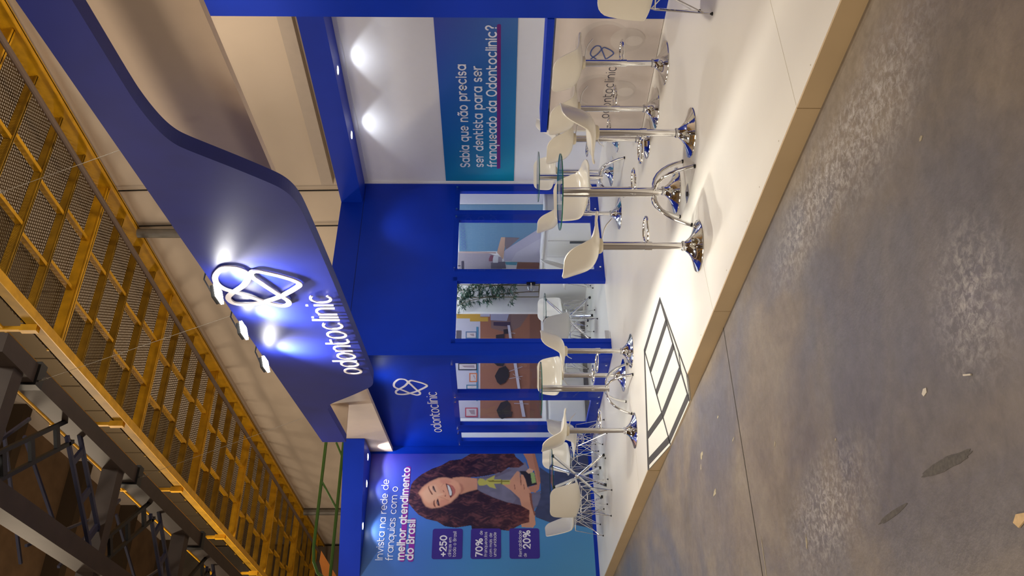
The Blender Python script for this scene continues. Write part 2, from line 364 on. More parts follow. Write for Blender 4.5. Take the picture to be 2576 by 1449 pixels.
# one self-crossing loop, the emblem (r to the right, z up), normalised to its own box
EMB = [(-2.41,3.428),(-2.314,3.463),(-2.283,3.528),(-2.304,3.603),(-2.432,3.686),(-2.575,3.715),(-2.677,3.684),(-2.747,3.607),(-2.818,3.527),(-2.926,3.426),(-3.0,3.324),(-3.007,3.274),(-2.965,3.232),(-2.889,3.228),(-2.793,3.271),(-2.631,3.336),(-2.525,3.375),(-2.45,3.405),(-2.385,3.400),(-2.345,3.352),(-2.377,3.276),(-2.441,3.174),(-2.512,3.095),(-2.573,3.066),(-2.641,3.098),(-2.817,3.267),(-2.926,3.426),(-2.976,3.543),(-2.976,3.643),(-2.935,3.695),(-2.842,3.701),(-2.758,3.649),(-2.688,3.585),(-2.597,3.509),(-2.49,3.452)]
def catmull(P, sub=4):
    n = len(P); out = []
    for i in range(n):
        p0, p1, p2, p3 = P[i - 1], P[i], P[(i + 1) % n], P[(i + 2) % n]
        for j in range(sub):
            t = j / sub
            out.append(tuple(.5 * (2 * p1[k] + (p2[k] - p0[k]) * t + (2 * p0[k] - 5 * p1[k] + 4 * p2[k] - p3[k]) * t * t + (3 * p1[k] - p0[k] - 3 * p2[k] + p3[k]) * t ** 3) for k in (0, 1)))
    return out
EMBN = [((a + 3.007) / .724, (b - 3.066) / .649) for a, b in catmull(EMB)]
def emblem(o, ux, uy, nn, w, h, pen, m_, name, parent=None, t=0.0, off=.002):
    o, ux, uy, nn = map(Vector, (o, ux, uy, nn)); mb = MB()
    ribbon(mb, 'c', [(a * w, b * h) for a, b in EMBN], pen / 2, lambda a, b, c: o + ux * a + uy * b + nn * (off + c), t)
    return mb.build(name, m_, parent)
X, Y, Z = Vector((1, 0, 0)), Vector((0, 1, 0)), Vector((0, 0, 1))

# ------------------------------------------------------------------ the hall
fl = box('floor', -34, 7, -9, 9.6, FLOOR - .1, FLOOR, CONC); tag(fl, kind='structure')
j = MB().bar((-5.40, -9, FLOOR + .0006), (-5.42, 3.12, FLOOR + .0006), .012, .001).build('expansion_joint', mat('joint_filler', '3b352e', .9, noise=.4, nscale=40), fl)
random.seed(5)
def blob(name, cx_, cy_, a, b, ang, m_, parent, n=26, rough_=.25, z=FLOOR + .001, seed=0):
    rnd = random.Random(seed); ca, sa = math.cos(ang), math.sin(ang); P = []
    for i in range(n):
        t = 2 * math.pi * i / n; q = 1 + rnd.uniform(-rough_, rough_)
        x, y = a * math.cos(t) * q, b * math.sin(t) * q; P.append((cx_ + ca * x - sa * y, cy_ + sa * x + ca * y))
    return MB().prism(P, (0, 0, z), X, Y, Z, .0006).build(name, m_, parent)
SCUFF = mat('rubber_scuff', '57524c', .6, noise=.3, nscale=60); SPOT = mat('pale_paint_drip', 'a89c82', .7, noise=.1, nscale=50)
blob('scuff_mark', -2.985, 1.13, .19, .022, rad(172), SCUFF, fl, 30, .10, seed=1)
blob('scuff_mark', -3.50, 1.11, .14, .013, rad(178), SCUFF, fl, 30, .10, seed=2)
for k, (x, y, a, b, an) in enumerate([(-6.53, 2.55, .05, .022, .2), (-6.28, 2.16, .045, .02, .1), (-6.60, 2.48, .02, .012, 1), (-4.77, 1.93, .02, .008, .5), (-5.33, 1.42, .13, .006, 1.5),
                                     (-4.55, 1.30, .03, .012, 1.2), (-2.5, 2.25, .014, .009, .3), (-5.6, 2.3, .03, .006, .1), (-5.9, 2.6, .02, .008, .2), (-3.9, 1.6, .01, .006, .1), (-2.35, 3.0, .012, .01, 1)]):
    blob('paint_spot', x, y, a, b, an, SPOT, fl, 16, .35, seed=10 + k)
t = tag(MB().prism([(0, 0), (.05, .012), (.055, .03), (.008, .04), (-.02, .022)], (-2.66, .80, FLOOR + .001), X, Y, Z, .006).build('wood_chip', mat('raw_wood', 'd8b888', .7, noise=.1, nscale=60)), 'pale wedge shaped wood chip lying on the concrete nearest the camera', 'debris')
t = tag(MB().bar((-2.70, 1.345, FLOOR + .004), (-2.655, 1.325, FLOOR + .004), .006, .005).build('cigarette_stub', [mat('paper_white', 'd8d0c0', .8)]), 'tiny white stub lying on the concrete beside the pale worn patch', 'debris')
t = tag(MB().prism([(0, 0), (.03, .004), (.034, .02), (.012, .026), (-.008, .014)], (-3.0, 1.405, FLOOR + .001), X, Y, Z, .002).build('paper_scrap', mat('paper_white', 'd8d0c0', .8)), 'small beige paper scrap on the bare concrete above the dark scuff marks', 'debris')

wb = box('wall_back', -34, 7, 9.5, 9.7, FLOOR, 14, HALLW); tag(wb, kind='structure')
# pale upper panels of that wall, above the catwalk, with vertical joints
x = -34.0; k = 0
PANELW = mat('upper_wall_panel', '86765c', .8, noise=.05, nscale=.5)
while x < -8:
    box('wall_panel', x + .03, x + 1.42, 9.44, 9.5, 10.2, 13.4, PANELW, wb); x += 1.45
tr = box('trim_1', -11.6, 2.0, 9.36, 9.5, 4.26, 4.46, HALLT); tag(tr, kind='structure')
we = box('wall_left', -34.2, -34, -9, 9.7, FLOOR, 14, mat('brown_end_wall', '8a7350', .85, noise=.2, nscale=.4)); tag(we, kind='structure')
for z in (2.6, 5.2, 7.8, 10.4): box('concrete_ledge', -34, -33.9, -9, 9.5, z, z + .18, GREY, we)
box('concrete_pier', -34, -33.2, 7.6, 9.4, FLOOR, 14, mat('raw_concrete', '6f665a', .85, noise=.2, nscale=1.2), we)
box('lit_wall_panel', -34, -33.9, 6.0, 7.4, 8.8, 13.2, mat('lit_panel_ochre', 'b98c5c', .8, noise=.1, nscale=.6), we)  # the light on this far panel is put into its ochre colour
ce = box('ceiling', -34.2, 7, -9, 9.7, 14, 14.2, DARKW); tag(ce, kind='structure')
for x in range(-33, 7, 4): box('roof_beam', x, x + .35, -9, 9.5, 13.5, 14, mat('roof_beam_steel', '4a3c2c', .7), ce)

# catwalk of yellow steel under the hall's side windows
cw = empty('catwalk', (-20, 7.86, 8.0), 0, 'yellow steel catwalk with open mesh deck running along the hall wall overhead', 'catwalk')
def lb(mb, name, m_, parent=cw):   # meshes are written in world coordinates; shift them to the thing's base
    o = mb.build(name, m_, parent); off = Vector(parent.location) if parent.parent is None else Vector((0, 0, 0)); o.data.transform(Matrix.Translation(-off)); return o
XL, XR = -33.5, 2.5
lb(MB().box(XL, XR, 6.28, 6.30, 8.0, 8.24).box(XL, XR, 6.28, 6.36, 8.222, 8.24), 'outer_beam', YELD); lb(MB().box(XL, XR, 6.215, 6.36, 7.985, 8.0), 'beam_flange', YEL)
lb(MB().box(XL, XR, 9.42, 9.44, 8.0, 8.36).box(XL, XR, 9.36, 9.46, 8.0, 8.018), 'wall_beam', YEL)
x = 2.0; i = 0
while x > XL:
    big = i % 4 == 0; w_ = .09 if big else .05; h_ = .20 if big else .14
    zz = 8.10 if big else 8.16
    lb(MB().box(x - .008, x + .008, 6.30, 9.42, zz, zz + h_).box(x - w_ / 2, x + w_ / 2, 6.30, 9.42, zz, zz + .014), 'joist', YEL if big else YELD)
    for q, yy in enumerate((7.33, 8.28)):
        yb = yy + (.06 if i % 2 else -.06)
        lb(MB().box(x - .84, x - .03, yb, yb + .012, 8.19, 8.29).box(x - .84, x - .03, yb - .022, yb + .034, 8.18, 8.192), 'bridging_bar', YEL)
    x -= .862; i += 1
# open deck mesh
M = bpy.data.materials.new('expanded_metal'); M.use_nodes = True; nt = M.node_tree; Bn = nt.nodes['Principled BSDF']
Bn.inputs['Base Color'].default_value = (*lin('4e3c22'), 1); Bn.inputs['Roughness'].default_value = .6
tc = nt.nodes.new('ShaderNodeTexCoord'); mp = nt.nodes.new('ShaderNodeMapping'); mp.inputs['Scale'].default_value = (14, 26, 1); mp.inputs['Rotation'].default_value = (0, 0, rad(45))
vo = nt.nodes.new('ShaderNodeTexVoronoi'); vo.inputs['Randomness'].default_value = 0; vo.inputs['Scale'].default_value = 1.0; vo.distance = 'CHEBYCHEV'; vo.voronoi_dimensions = '2D'
mt = nt.nodes.new('ShaderNodeMath'); mt.operation = 'GREATER_THAN'; mt.inputs[1].default_value = .32
nt.links.new(tc.outputs['Object'], mp.inputs[0]); nt.links.new(mp.outputs[0], vo.inputs[0]); nt.links.new(vo.outputs['Distance'], mt.inputs[0]); nt.links.new(mt.outputs[0], Bn.inputs['Alpha'])
md = lb(MB().box(XL, XR, 6.36, 9.40, 8.345, 8.35), 'deck_mesh', M); md['kind'] = 'stuff'
# railing on the outer side
for x in (-4.2, -7.6, -11.0, -14.4, -17.8, -21.2, -24.6, -28.0, -31.4):
    lb(MB().box(x - .03, x + .03, 6.20, 6.26, 8.05, 9.35).box(x - .05, x + .05, 6.18, 6.28, 8.06, 8.30), 'rail_post', YEL)
for z in (8.55, 9.3): lb(MB().tube([(XL, 6.23, z), (XR, 6.23, z)], .022, 8), 'hand_rail', YEL)
pp = MB().tube([(XL, 8.75, 7.86), (XR, 8.75, 7.86)], .045, 10).build('sprinkler_pipe', mat('grey_brown_pipe', '6a5a50', .5)); tag(pp, 'grey brown pipe slung under the yellow catwalk joists', 'pipe')

# truss grid hung over the aisle: chords, cross beams and laced diagonals
tg = empty('truss_frame', (-14, 3.6, 6.5), 0, 'dark brown steel truss frame with laced diagonals hanging over the stand', 'truss')
for (a, b, w_, h_, m_) in [((-30, 4.32, 6.62), (-7.9, 4.32, 6.62), .22, .24, TRUSS), ((-30, 2.98, 6.62), (-5.0, 2.98, 6.62), .24, .26, TRUSS)]:
    lb(MB().bar(a, b, w_, h_), 'chord', m_, tg)
for x in (-8.33, -11.3, -14.25, -17.2, -20.2, -23.2): lb(MB().bar((x, 4.3, 6.64), (x, .2, 6.64), .2, .22), 'cross_beam', TRUSS, tg)
xs = [-8.4 - 1.48 * i for i in range(9)]
for i in range(len(xs) - 1):
    a = Vector((xs[i], 4.2 if i % 2 else 3.1, 6.6)); b = Vector((xs[i + 1], 3.1 if i % 2 else 4.2, 6.6)); d = (b - a).normalized(); n_ = Vector((-d.y, d.x, 0)) * .14
    mb = MB().bar(a + n_, b + n_, .045, .045).bar(a - n_, b - n_, .045, .045)
    for q in (.2, .5, .8): mb.bar(a.lerp(b, q) + n_, a.lerp(b, q) - n_, .08, .04)
    lb(mb, 'laced_diagonal', TRUSSB if i % 2 else BLACK, tg)
    mb = MB().bar(a + n_ + Z * .5, b - n_ + Z * .5, .035, .035).bar(a - n_ + Z * .9, b + n_ + Z * .9, .035, .035)
    lb(mb, 'brace', TRUSSB, tg)
for x in (-8.67, -11.8, -14.9): lb(MB().box(x - .07, x + .07, 4.18, 4.46, 6.47, 6.77), 'clamp', BLACK, tg)

# duct, cables and pipe on the hall wall
tag(MB().tube([(-12.98, 9.34, 8.0), (-12.98, 9.34, 5.5)], .085, 14).build('wall_duct', GREY), 'thick grey duct running vertically down the hall wall', 'duct')
for x, top, lab in ((-11.86, 8.0, 'black cable hanging down the hall wall nearer the white panelled stand wall'), (-12.88, 8.0, 'black cable hanging down the hall wall right beside the grey duct')):
    tag(MB().tube([(x - .02, 9.44, 7.98), (x + .03, 9.44, 6.9), (x - .02, 9.44, 5.6), (x + .015, 9.44, 4.2), (x, 9.44, .05)], .014, 6).build('hanging_cable', CABLE), lab, 'cable')
tag(MB().tube([(-29.1, 9.38, 8.0), (-29.1, 9.38, 3.0)], .11, 10).build('far_wall_pipe', GREY), 'grey pipe down the far end of the hall wall behind the green frame', 'pipe')

# green tube frame and orange panel of the neighbouring stand
gf = empty('green_frame', (-16, 5, FLOOR), 0, 'green steel tube frame of the next stand rising behind the blue beam', 'frame')
def gt(pts, r_=.03): lb(MB().tube(pts, r_, 8), 'frame_tube', GREEN, gf)
gt([(-16, 6.9, 4.81), (-16, 6.5, 4.81), (-16, 5.0, 4.82), (-16, 4.5, 4.82), (-16, 4.25, 4.79), (-16, 4.05, 4.70), (-16, 3.9, 4.5), (-16, 3.85, 4.2), (-16, 3.85, FLOOR)])
gt([(-16, 6.9, 4.47), (-16, 3.85, 4.47)]); gt([(-16, 6.53, 4.61), (-16, 6.24, 4.47)], .02); gt([(-16, 5.74, 4.80), (-16, 5.18, 4.45)], .02); gt([(-16, 6.9, 4.81), (-16, 6.9, FLOOR)])
tag(MB().prism([(4.62, 4.82), (4.40, 4.80), (3.9, 4.6), (2.4, 3.6), (2.4, .0), (4.9, 0), (4.9, 3.4), (3.99, 4.33)][:0] or [(4.60, 4.79), (4.40, 4.80), (4.0, 4.66), (3.2, 4.3), (3.2, FLOOR), (3.7, FLOOR), (3.7, 4.1), (3.995, 4.36)], (-16.6, 0, 0), Y, Z, X, .05).build('orange_panel', ORANGE),
    'orange fabric panel of the next stand behind the green frame', 'panel')

# ------------------------------------------------------------------ the platform
pf = empty('platform', (-6, 5, FLOOR), 0, kind='structure')
pf['label'] = 'low cream platform of the stand with a beige skirt and a recessed ramp'
OUT = [(-13.3, 3.09), (-8.29, 3.09), (-7.857, 4.205), (-6.83, 4.205), (-6.17, 3.09), (2.0, 3.09), (2.0, 9.2), (-13.3, 9.2)]
lb(MB().prism(OUT, (0, 0, -.025), X, Y, Z, .025), 'deck', DECK, pf)
OUT2 = [(-13.28, 3.10), (-8.3, 3.10), (-7.87, 4.22), (-6.82, 4.22), (-6.16, 3.10), (1.98, 3.10), (1.98, 9.2), (-13.28, 9.2)]
lb(MB().prism(OUT2, (0, 0, FLOOR), X, Y, Z, -FLOOR - .026), 'deck_frame', mat('raw_plywood', '8a7656', .8, noise=.1), pf)
ex = [-13.3, -12.55, -9.9, -8.29]
for a, b in zip(ex, ex[1:]): lb(MB().box(a + .002, b - .002, 3.078, 3.09, FLOOR, -.001), 'skirt_board', SKIRT, pf)
ex = [-6.17, -5.19, -3.20, -.6, 2.0]
for a, b in zip(ex, ex[1:]): lb(MB().box(a + .002, b - .002, 3.078, 3.09, FLOOR, -.001), 'skirt_board', SKIRT, pf)
# ramp: middle slope and two flares
T_, L_, R_, RL_, N_, BL_ = (Vector(p) for p in ((-6.83, 4.205, 0), (-7.857, 4.205, 0), (-6.62, 3.07, -.105), (-7.60, 3.07, -.105), (-6.17, 3.082, 0), (-8.29, 3.082, 0)))
RAMP = mat('ramp_white_laminate', 'dcd9cb', .4, noise=.02)
rp = empty('ramp', (0, 0, 0), 0, parent=pf); rp.location = (6, -5, -FLOOR)
def quadslab(name, P, m_, up_=.0, t_=.012):
    mb = MB(); n = len(P); mb.add([p + Z * up_ for p in P] + [p + Z * (up_ - t_) for p in P], [tuple(range(n)), tuple(reversed(range(n, 2 * n)))] + [(i, (i + 1) % n, n + (i + 1) % n, n + i) for i in range(n)])
    return mb.build(name, m_, rp)
quadslab('slope_board', [L_, T_, R_, RL_], RAMP); quadslab('flare_board', [T_, N_, R_], RAMP); quadslab('flare_board', [L_, RL_, BL_], RAMP)
MB().add([N_, R_, (R_.x, R_.y, FLOOR), (N_.x, N_.y, FLOOR)], [(0, 1, 2, 3)]).add([BL_, RL_, (RL_.x, RL_.y, FLOOR), (BL_.x, BL_.y, FLOOR)], [(0, 1, 2, 3)]).build('flare_skirt', SKIRT, rp)
MB().add([RL_ + Y * -.004, R_ + Y * -.004, (R_.x, R_.y - .004, FLOOR), (RL_.x, RL_.y - .004, FLOOR)], [(0, 1, 2, 3)]).build('nosing', mat('ramp_nosing', 'c8b8a0', .5), rp)
def strip(a, b, c, d): quadslab('tape_strip', [a, b, c, d], TAPE, .0022, .002)
def across(t0, t1, A=L_, B=T_, C=R_, D=RL_): strip(A.lerp(D, t0), B.lerp(C, t0), B.lerp(C, t1), A.lerp(D, t1))
for t0, t1 in ((0, .045), (.22, .275), (.46, .515), (.685, .745), (.93, .985)): across(t0, t1)
def along(A, D, B, C, w0=0., w1=.04): strip(A.lerp(B, w0), D.lerp(C, w0), D.lerp(C, w1), A.lerp(B, w1))
along(L_, RL_, T_, R_, 0, .035); along(T_, R_, L_, RL_, 0, .035)
strip(T_ + Vector((.0, 0, 0)), N_, N_ + Vector((-.05, 0, -.011)), T_ + Vector((-.02, -.05, -.004)))
strip(L_, BL_, BL_ + Vector((.05, 0, -.008)), L_ + Vector((.015, -.05, -.004)))
m1, m2 = T_.lerp(N_, .69), T_.lerp(R_, .70); strip(m1, m1 + (N_ - T_) * .03, m2 + (R_ - T_) * .03, m2)
m1, m2 = L_.lerp(BL_, .70), L_.lerp(RL_, .68); strip(m1, m1 + (BL_ - L_) * .06, m2 + (RL_ - L_) * .06, m2)
strip(BL_ + (L_ - BL_) * .09, BL_ + (L_ - BL_) * .03, RL_ + (L_ - RL_) * .02, RL_ + (L_ - RL_) * .08)
strip(N_ + (T_ - N_) * .04, N_ + (T_ - N_) * .01, R_ + (T_ - R_) * .01, R_ + (T_ - R_) * .03)
for a, b in (((-5.29, 3.70), (-5.20, 3.10)), ((-8.9, 4.5), (-8.9, 3.1)), ((-3.2, 6.0), (-3.2, 3.1))):
    MB().bar((a[0], a[1], .0004), (b[0], b[1], .0004), .004, .0006).build('deck_seam', mat('deck_seam', 'c4baa6', .8), pf, loc=(6, -5, -FLOOR))
fb = tag(box('floor_outlet', -5.46, -5.35, 4.23, 4.34, 0, .004, STEEL), 'small steel floor outlet plate in the platform under the nearest high table', 'outlet')
MB().lathe([(0, .012), (.018, .012), (.02, .004)], 12, (-5.40, 4.275)).build('plug', BLACK, fb)
for k_, (x_, y_) in enumerate([(-2.95, 3.12), (-3.5, 3.13), (-4.2, 3.12), (-4.75, 3.13), (-5.6, 3.12), (-3.9, 3.14)]):
    MB().lathe([(0, .002), (.004, .0015), (.005, 0)], 8, (x_ + 6, y_ - 5)).build('screw_head', _m['deck_seam'], pf, loc=(0, 0, -FLOOR))

# ------------------------------------------------------------------ stand walls
H = 3.48; HT = 3.79
def wall_frame(a, b):
    a, b = Vector((*a, 0)), Vector((*b, 0)); d = (b - a).normalized(); return a, d, Vector((d.y, -d.x, 0))
# wall of the poster, far left, facing the camera's right
pa, pd, pn = wall_frame((-12.87, 2.2), (-13.155, 5.42)); 
PW0 = Vector((-13.14, 5.25, 0)); PWd = (Vector((-12.96, 3.219, 0)) - PW0).normalized()     # runs towards smaller y
PN = Vector((-PWd.y, PWd.x, 0)); PN = PN if PN.x > 0 else -PN
def pwp(y, z, off=0.0):
    s_ = (y - PW0.y) / PWd.y; return PW0 + PWd * s_ + Z * z + PN * off
w1 = MB().prism([(1.9, 0), (5.42, 0), (5.42, HT), (1.9, HT)], (0, 0, 0), Y, Z, -X, .1)
def shear(o):
    for v in o.data.vertices:
        y = v.co.y; v.co.x += PW0.x + PWd.x * (y - PW0.y) / PWd.y
    return o
wl = tag(shear(w1.build('wall_stand_left', BLUE)), kind='structure')
# box walls
WP = .06
def holes_wall(name, a, b, z0, z1, holes, m_, thick=WP, inward=None):
    """wall from a to b with rectangular openings (s0,s1,z0,z1) measured along it"""
    a = Vector((*a, 0)); b = Vector((*b, 0)); d = (b - a); Ln = d.length; d.normalize(); n = Vector((d.y, -d.x, 0)) if inward is None else Vector(inward)
    ss = sorted({0, Ln, *[h[0] for h in holes], *[h[1] for h in holes]}); mb = MB()
    for s0, s1 in zip(ss, ss[1:]):
        hs = [h for h in holes if h[0] <= s0 + 1e-6 and h[1] >= s1 - 1e-6]
        segs = [(z0, z1)] if not hs else [(z0, hs[0][2]), (hs[0][3], z1)]
        for q0, q1 in segs:
            if q1 - q0 > 1e-4: mb.prism([(s0, q0), (s1, q0), (s1, q1), (s0, q1)], a, d, Z, n, thick)
    return mb.build(name, m_), a, d, n
LW = holes_wall('wall_stand_front', (-13.14, 5.297), (-10.045, 5.297), 0, HT, [(.21, .55, .15, 2.05), (.833, 1.717, .15, 2.05), (1.97, 2.87, .15, 2.05)], BLUE, inward=(0, 1, 0))
tag(LW[0], kind='structure')
RA, RB = (-10.045, 5.297), (-10.289, 8.348)
RWo = holes_wall('wall_stand_side', RA, RB, 0, HT, [(.25, 1.205, 0, 2.045), (1.415, 2.318, .14, 2.05), (2.512, 2.89, .14, 2.05)], BLUE, inward=(-1, -.08, 0))
tag(RWo[0], kind='structure')
ra = Vector((*RA, 0)); rd = (Vector((*RB, 0)) - ra).normalized(); rn = Vector((rd.y, -rd.x, 0))   # rn points out (+x)
def rwp(s, z, off=0.0): return ra + rd * s + Z * z + rn * off
# dark seam in the side wall under its top band
mb = MB().prism([(.6, 3.452), (3.0, 3.458), (3.0, 3.464), (.6, 3.458)], ra, rd, Z, rn, .0015); mb.build('panel_seam', mat('dark_seam', '06103a', .9), RWo[0])
# windows: clear sheets held off the wall by chrome standoffs
def window(name, corner_fn, s0, s1, z0, z1, studs):
    w = MB(); P = [corner_fn(s0, z0, .02), corner_fn(s1, z0, .02), corner_fn(s1, z1, .02), corner_fn(s0, z1, .02)]; Q = [corner_fn(s0, z0, .026), corner_fn(s1, z0, .026), corner_fn(s1, z1, .026), corner_fn(s0, z1, .026)]
    w.add(P + Q, [(0, 1, 2, 3), (7, 6, 5, 4), (0, 4, 5, 1), (1, 5, 6, 2), (2, 6, 7, 3), (3, 7, 4, 0)])
    o = w.build(name, PANE); tag(o, kind='structure')
    for (s, z) in studs:
        c0, c1 = corner_fn(s, z, .0), corner_fn(s, z, .036); MB().tube([c0, c1], .013, 10).build('standoff', CHROME, o)
lwp = lambda s, z, off: Vector((-13.14 + s, 5.297 - off, z))
window('window_1', lwp, .08, .60, .03, 2.12, [(.11, 2.09), (.58, 2.09), (.58, .06)])
window('window_2', lwp, .73, 1.76, .03, 2.12, [(.757, 2.09), (1.737, 2.09), (.757, .06), (1.69, .06)])
window('window_3', lwp, 1.86, 2.91, .03, 2.12, [(1.89, 2.09), (2.887, 2.09), (1.89, .06), (2.867, .06)])
window('window_4', rwp, 1.36, 2.41, .03, 2.12, [(1.412, 2.09), (2.365, 2.09), (1.43, .06), (2.37, .06)])
window('window_5', rwp, 2.475, 2.97, .03, 2.12, [(2.51, 2.09), (2.94, 2.09), (2.51, .06)])
# glass door in the opening
dr = MB().prism([(.262, .012), (1.195, .012), (1.195, 2.035), (.262, 2.035)], ra - rn * .04, rd, Z, rn, .010).build('door_1', PANE); tag(dr, kind='structure')
for z0, z1 in ((.012, .07), (1.965, 2.035)):
    MB().prism([(.27, z0), (.40, z0), (.40, z1), (.27, z1)], ra - rn * .048, rd, Z, rn, .028).build('door_hinge', STEEL, dr)
MB().prism([(1.17, .97), (1.215, .97), (1.215, 1.09), (1.17, 1.09)], ra - rn * .05, rd, Z, rn, .03).build('door_lock', BLACK, dr)
kn = rwp(1.08, 1.03, .01); mb = MB(); mb.lathe([(0, -.05), (.03, -.045), (.05, -.02), (.052, 0), (.05, .02), (.03, .045), (0, .05)], 14); o = mb.build('door_knob', glass_mat('crystal', (.98, 1, .97), 1.6), dr, smooth=True)
o.location = kn; o.rotation_euler = (0, rad(90), 0)
MB().tube([rwp(1.08, 1.03, -.03), rwp(1.08, 1.03, -.0), rwp(1.17, 1.03, -.0)], .008, 8).build('door_pull_stem', CHROME, dr)
for s0, s1 in ((.19, .25), (1.205, 1.265)):
    MB().prism([(s0, 0), (s1, 0), (s1, 2.10), (s0, 2.10)], ra, rd, Z, rn, .012).build('door_frame', BLUE, dr)
MB().prism([(.19, 2.045), (1.265, 2.045), (1.265, 2.10), (.19, 2.10)], ra, rd, Z, rn, .012).build('door_frame', BLUE, dr)
# white wall with the question panel
wr = box('wall_stand_right', -10.29, -5.33, 8.348, 8.45, 0, HT, PANEL); tag(wr, kind='structure')
box('corner_bead', -10.29, -10.262, 8.325, 8.348, 0, H, PANEL, wr); box('ceiling_bead', -10.26, -5.33, 8.330, 8.348, 3.42, H, PANEL, wr)
# beams with soffits over the white wall and over the poster
b1 = box('trim_2', -10.285, -5.33, 7.95, 8.345, H, HT, BLUE); tag(b1, kind='structure')
mb = MB().prism([(-13.25, 5.18), (-12.33, 5.13), (-12.93, 3.2), (-12.82, 2.4), (-13.05, 2.4)][:0] or [(-13.13, 5.15), (-12.32, 5.09), (-12.955, 3.2), (-13.22, 2.4), (-13.3, 2.4)], (0, 0, H), X, Y, Z, HT - H)
b2 = mb.build('trim_3', BLUE); tag(b2, kind='structure')
# column block of the store room, right of the white wall
cb = tag(box('wall_stand_store', -5.32, -3.2, 6.20, 8.345, 0, 4.5, BLUE), kind='structure')
# meeting room: inner walls, roof and light
mi = tag(box('wall_meeting_left', -13.22, -13.10, 5.40, 8.42, 0, 3.30, WHITE), kind='structure')
mr_ = tag(box('wall_meeting_back', -13.10, -10.42, 8.30, 8.42, 0, 3.30, WHITE), kind='structure')
cl = tag(box('ceiling_meeting', -13.10, -10.42, 5.42, 8.30, 3.2, 3.26, WHITE), kind='structure')
LED = mat('led_panel', (.9, .95, 1), .5, emit=15.0)
for x, y in ((-12.4, 6.2), (-11.2, 6.2), (-12.4, 7.5), (-11.2, 7.5)):
    o = empty('ceiling_light', (x, y, 3.2), 0, 'square led panel in the meeting room ceiling above the ' + ('table' if (x < -12 and y > 7) else 'side cabinet' if x < -12 else 'mural cabinet' if y > 7 else 'room corner by the door'), 'lamp', 'led panels of the meeting room ceiling')
    MB().box(-.31, .31, -.31, .31, -.02, 0).build('lamp_frame', WHITE, o); MB().box(-.29, .29, -.29, .29, -.024, -.02).build('diffuser', LED, o)

# ------------------------------------------------------------------ the fascia: blue sign board with a cut lower edge, white back board
FA = Vector((-3.254, 3.921, 0)); FB = Vector((-13.088, 5.194, 0)); FD = (FB - FA).normalized(); FN = Vector((FD.y, -FD.x, 0)); FN = FN if FN.y < 0 else -FN
FR = -FD                                             # reading direction
fs = empty('fascia_sign', (0, 0, 0), 0, 'deep blue overhead fascia board with a stepped rounded lower edge and white back board', 'sign')
def fpt(s, z, D=.5): return FA + FD * s + Z * z + FN * D
low = [(-3.2, 3.50), (-.3, 3.50), (.20, 3.50), (.34, 3.49), (.46, 3.475), (.57, 3.452), (.66, 3.415), (.72, 3.36), (.80, 3.27), (.94, 3.113), (1.10, 2.945), (1.17, 2.888), (1.26, 2.85), (1.37, 2.829), (1.50, 2.82), (2.0, 2.808), (3.0, 2.795), (4.2, 2.79), (4.90, 2.788),
       (5.03, 2.795), (5.14, 2.815), (5.23, 2.86), (5.29, 2.91), (5.40, 3.0), (5.55, 3.13), (5.72, 3.29), (5.80, 3.36), (5.87, 3.41), (5.96, 3.44), (6.08, 3.45), (7.47, 3.46)]
for _ in range(2):
    q_ = [low[0]]
    for (a0, a1), (b0, b1) in zip(low, low[1:]): q_ += [(.75 * a0 + .25 * b0, .75 * a1 + .25 * b1), (.25 * a0 + .75 * b0, .25 * a1 + .75 * b1)]
    low = q_ + [low[-1]]
poly = low + [(7.47, 3.765), (-3.2, 3.765)]
MB().prism(poly, FA + FN * .40, FD, Z, FN, .10).build('front_board', BLUEF, fs)
BBW = mat('back_board_white', 'd9c4aa', .6, noise=.02)
MB().prism([(-3.2, 3.142), (9.93, 3.142), (9.93, 3.765), (-3.2, 3.765)], FA - FN * .06, FD, Z, FN, .06).build('back_board', mat('back_board_warm_lit', 'd4bda4', .6, noise=.02), fs)  # white board, warm hall light put into its cream colour
MB().prism([(-3.3, 3.142), (-3.2, 3.142), (-3.2, 3.765), (-3.3, 3.765)], FA - FN * .06, FD, Z, FN, .56).build('end_board', BLUEF, fs)
MB().prism([(7.44, 3.46), (7.47, 3.46), (7.47, 3.765), (7.44, 3.765)], FA, FD, Z, FN, .40).build('end_board', mat('back_board_warm_lit', 'd4bda4', .6), fs)
# raised emblem and letters on it
emblem(fpt(3.007, 3.066), FR, Z, FN, .724, .649, .044, LOGO, 'raised_emblem', None, .010, .012)
em = bpy.data.objects['raised_emblem']; tag(em, 'large raised white emblem of one crossing loop on the blue fascia', 'emblem')
lt = empty('sign_lettering', (0, 0, 0), 0, 'raised white lettering fixed along the lower edge of the blue fascia', 'lettering')
text_line('letter', 'odonTocliniс'.replace('с', 'c'), fpt(4.745, 2.868), FR, Z, FN, 1.955, .165, .066, LOGO, lt, gap=.26, t=.010, off=.012, letters=True, round_=False)
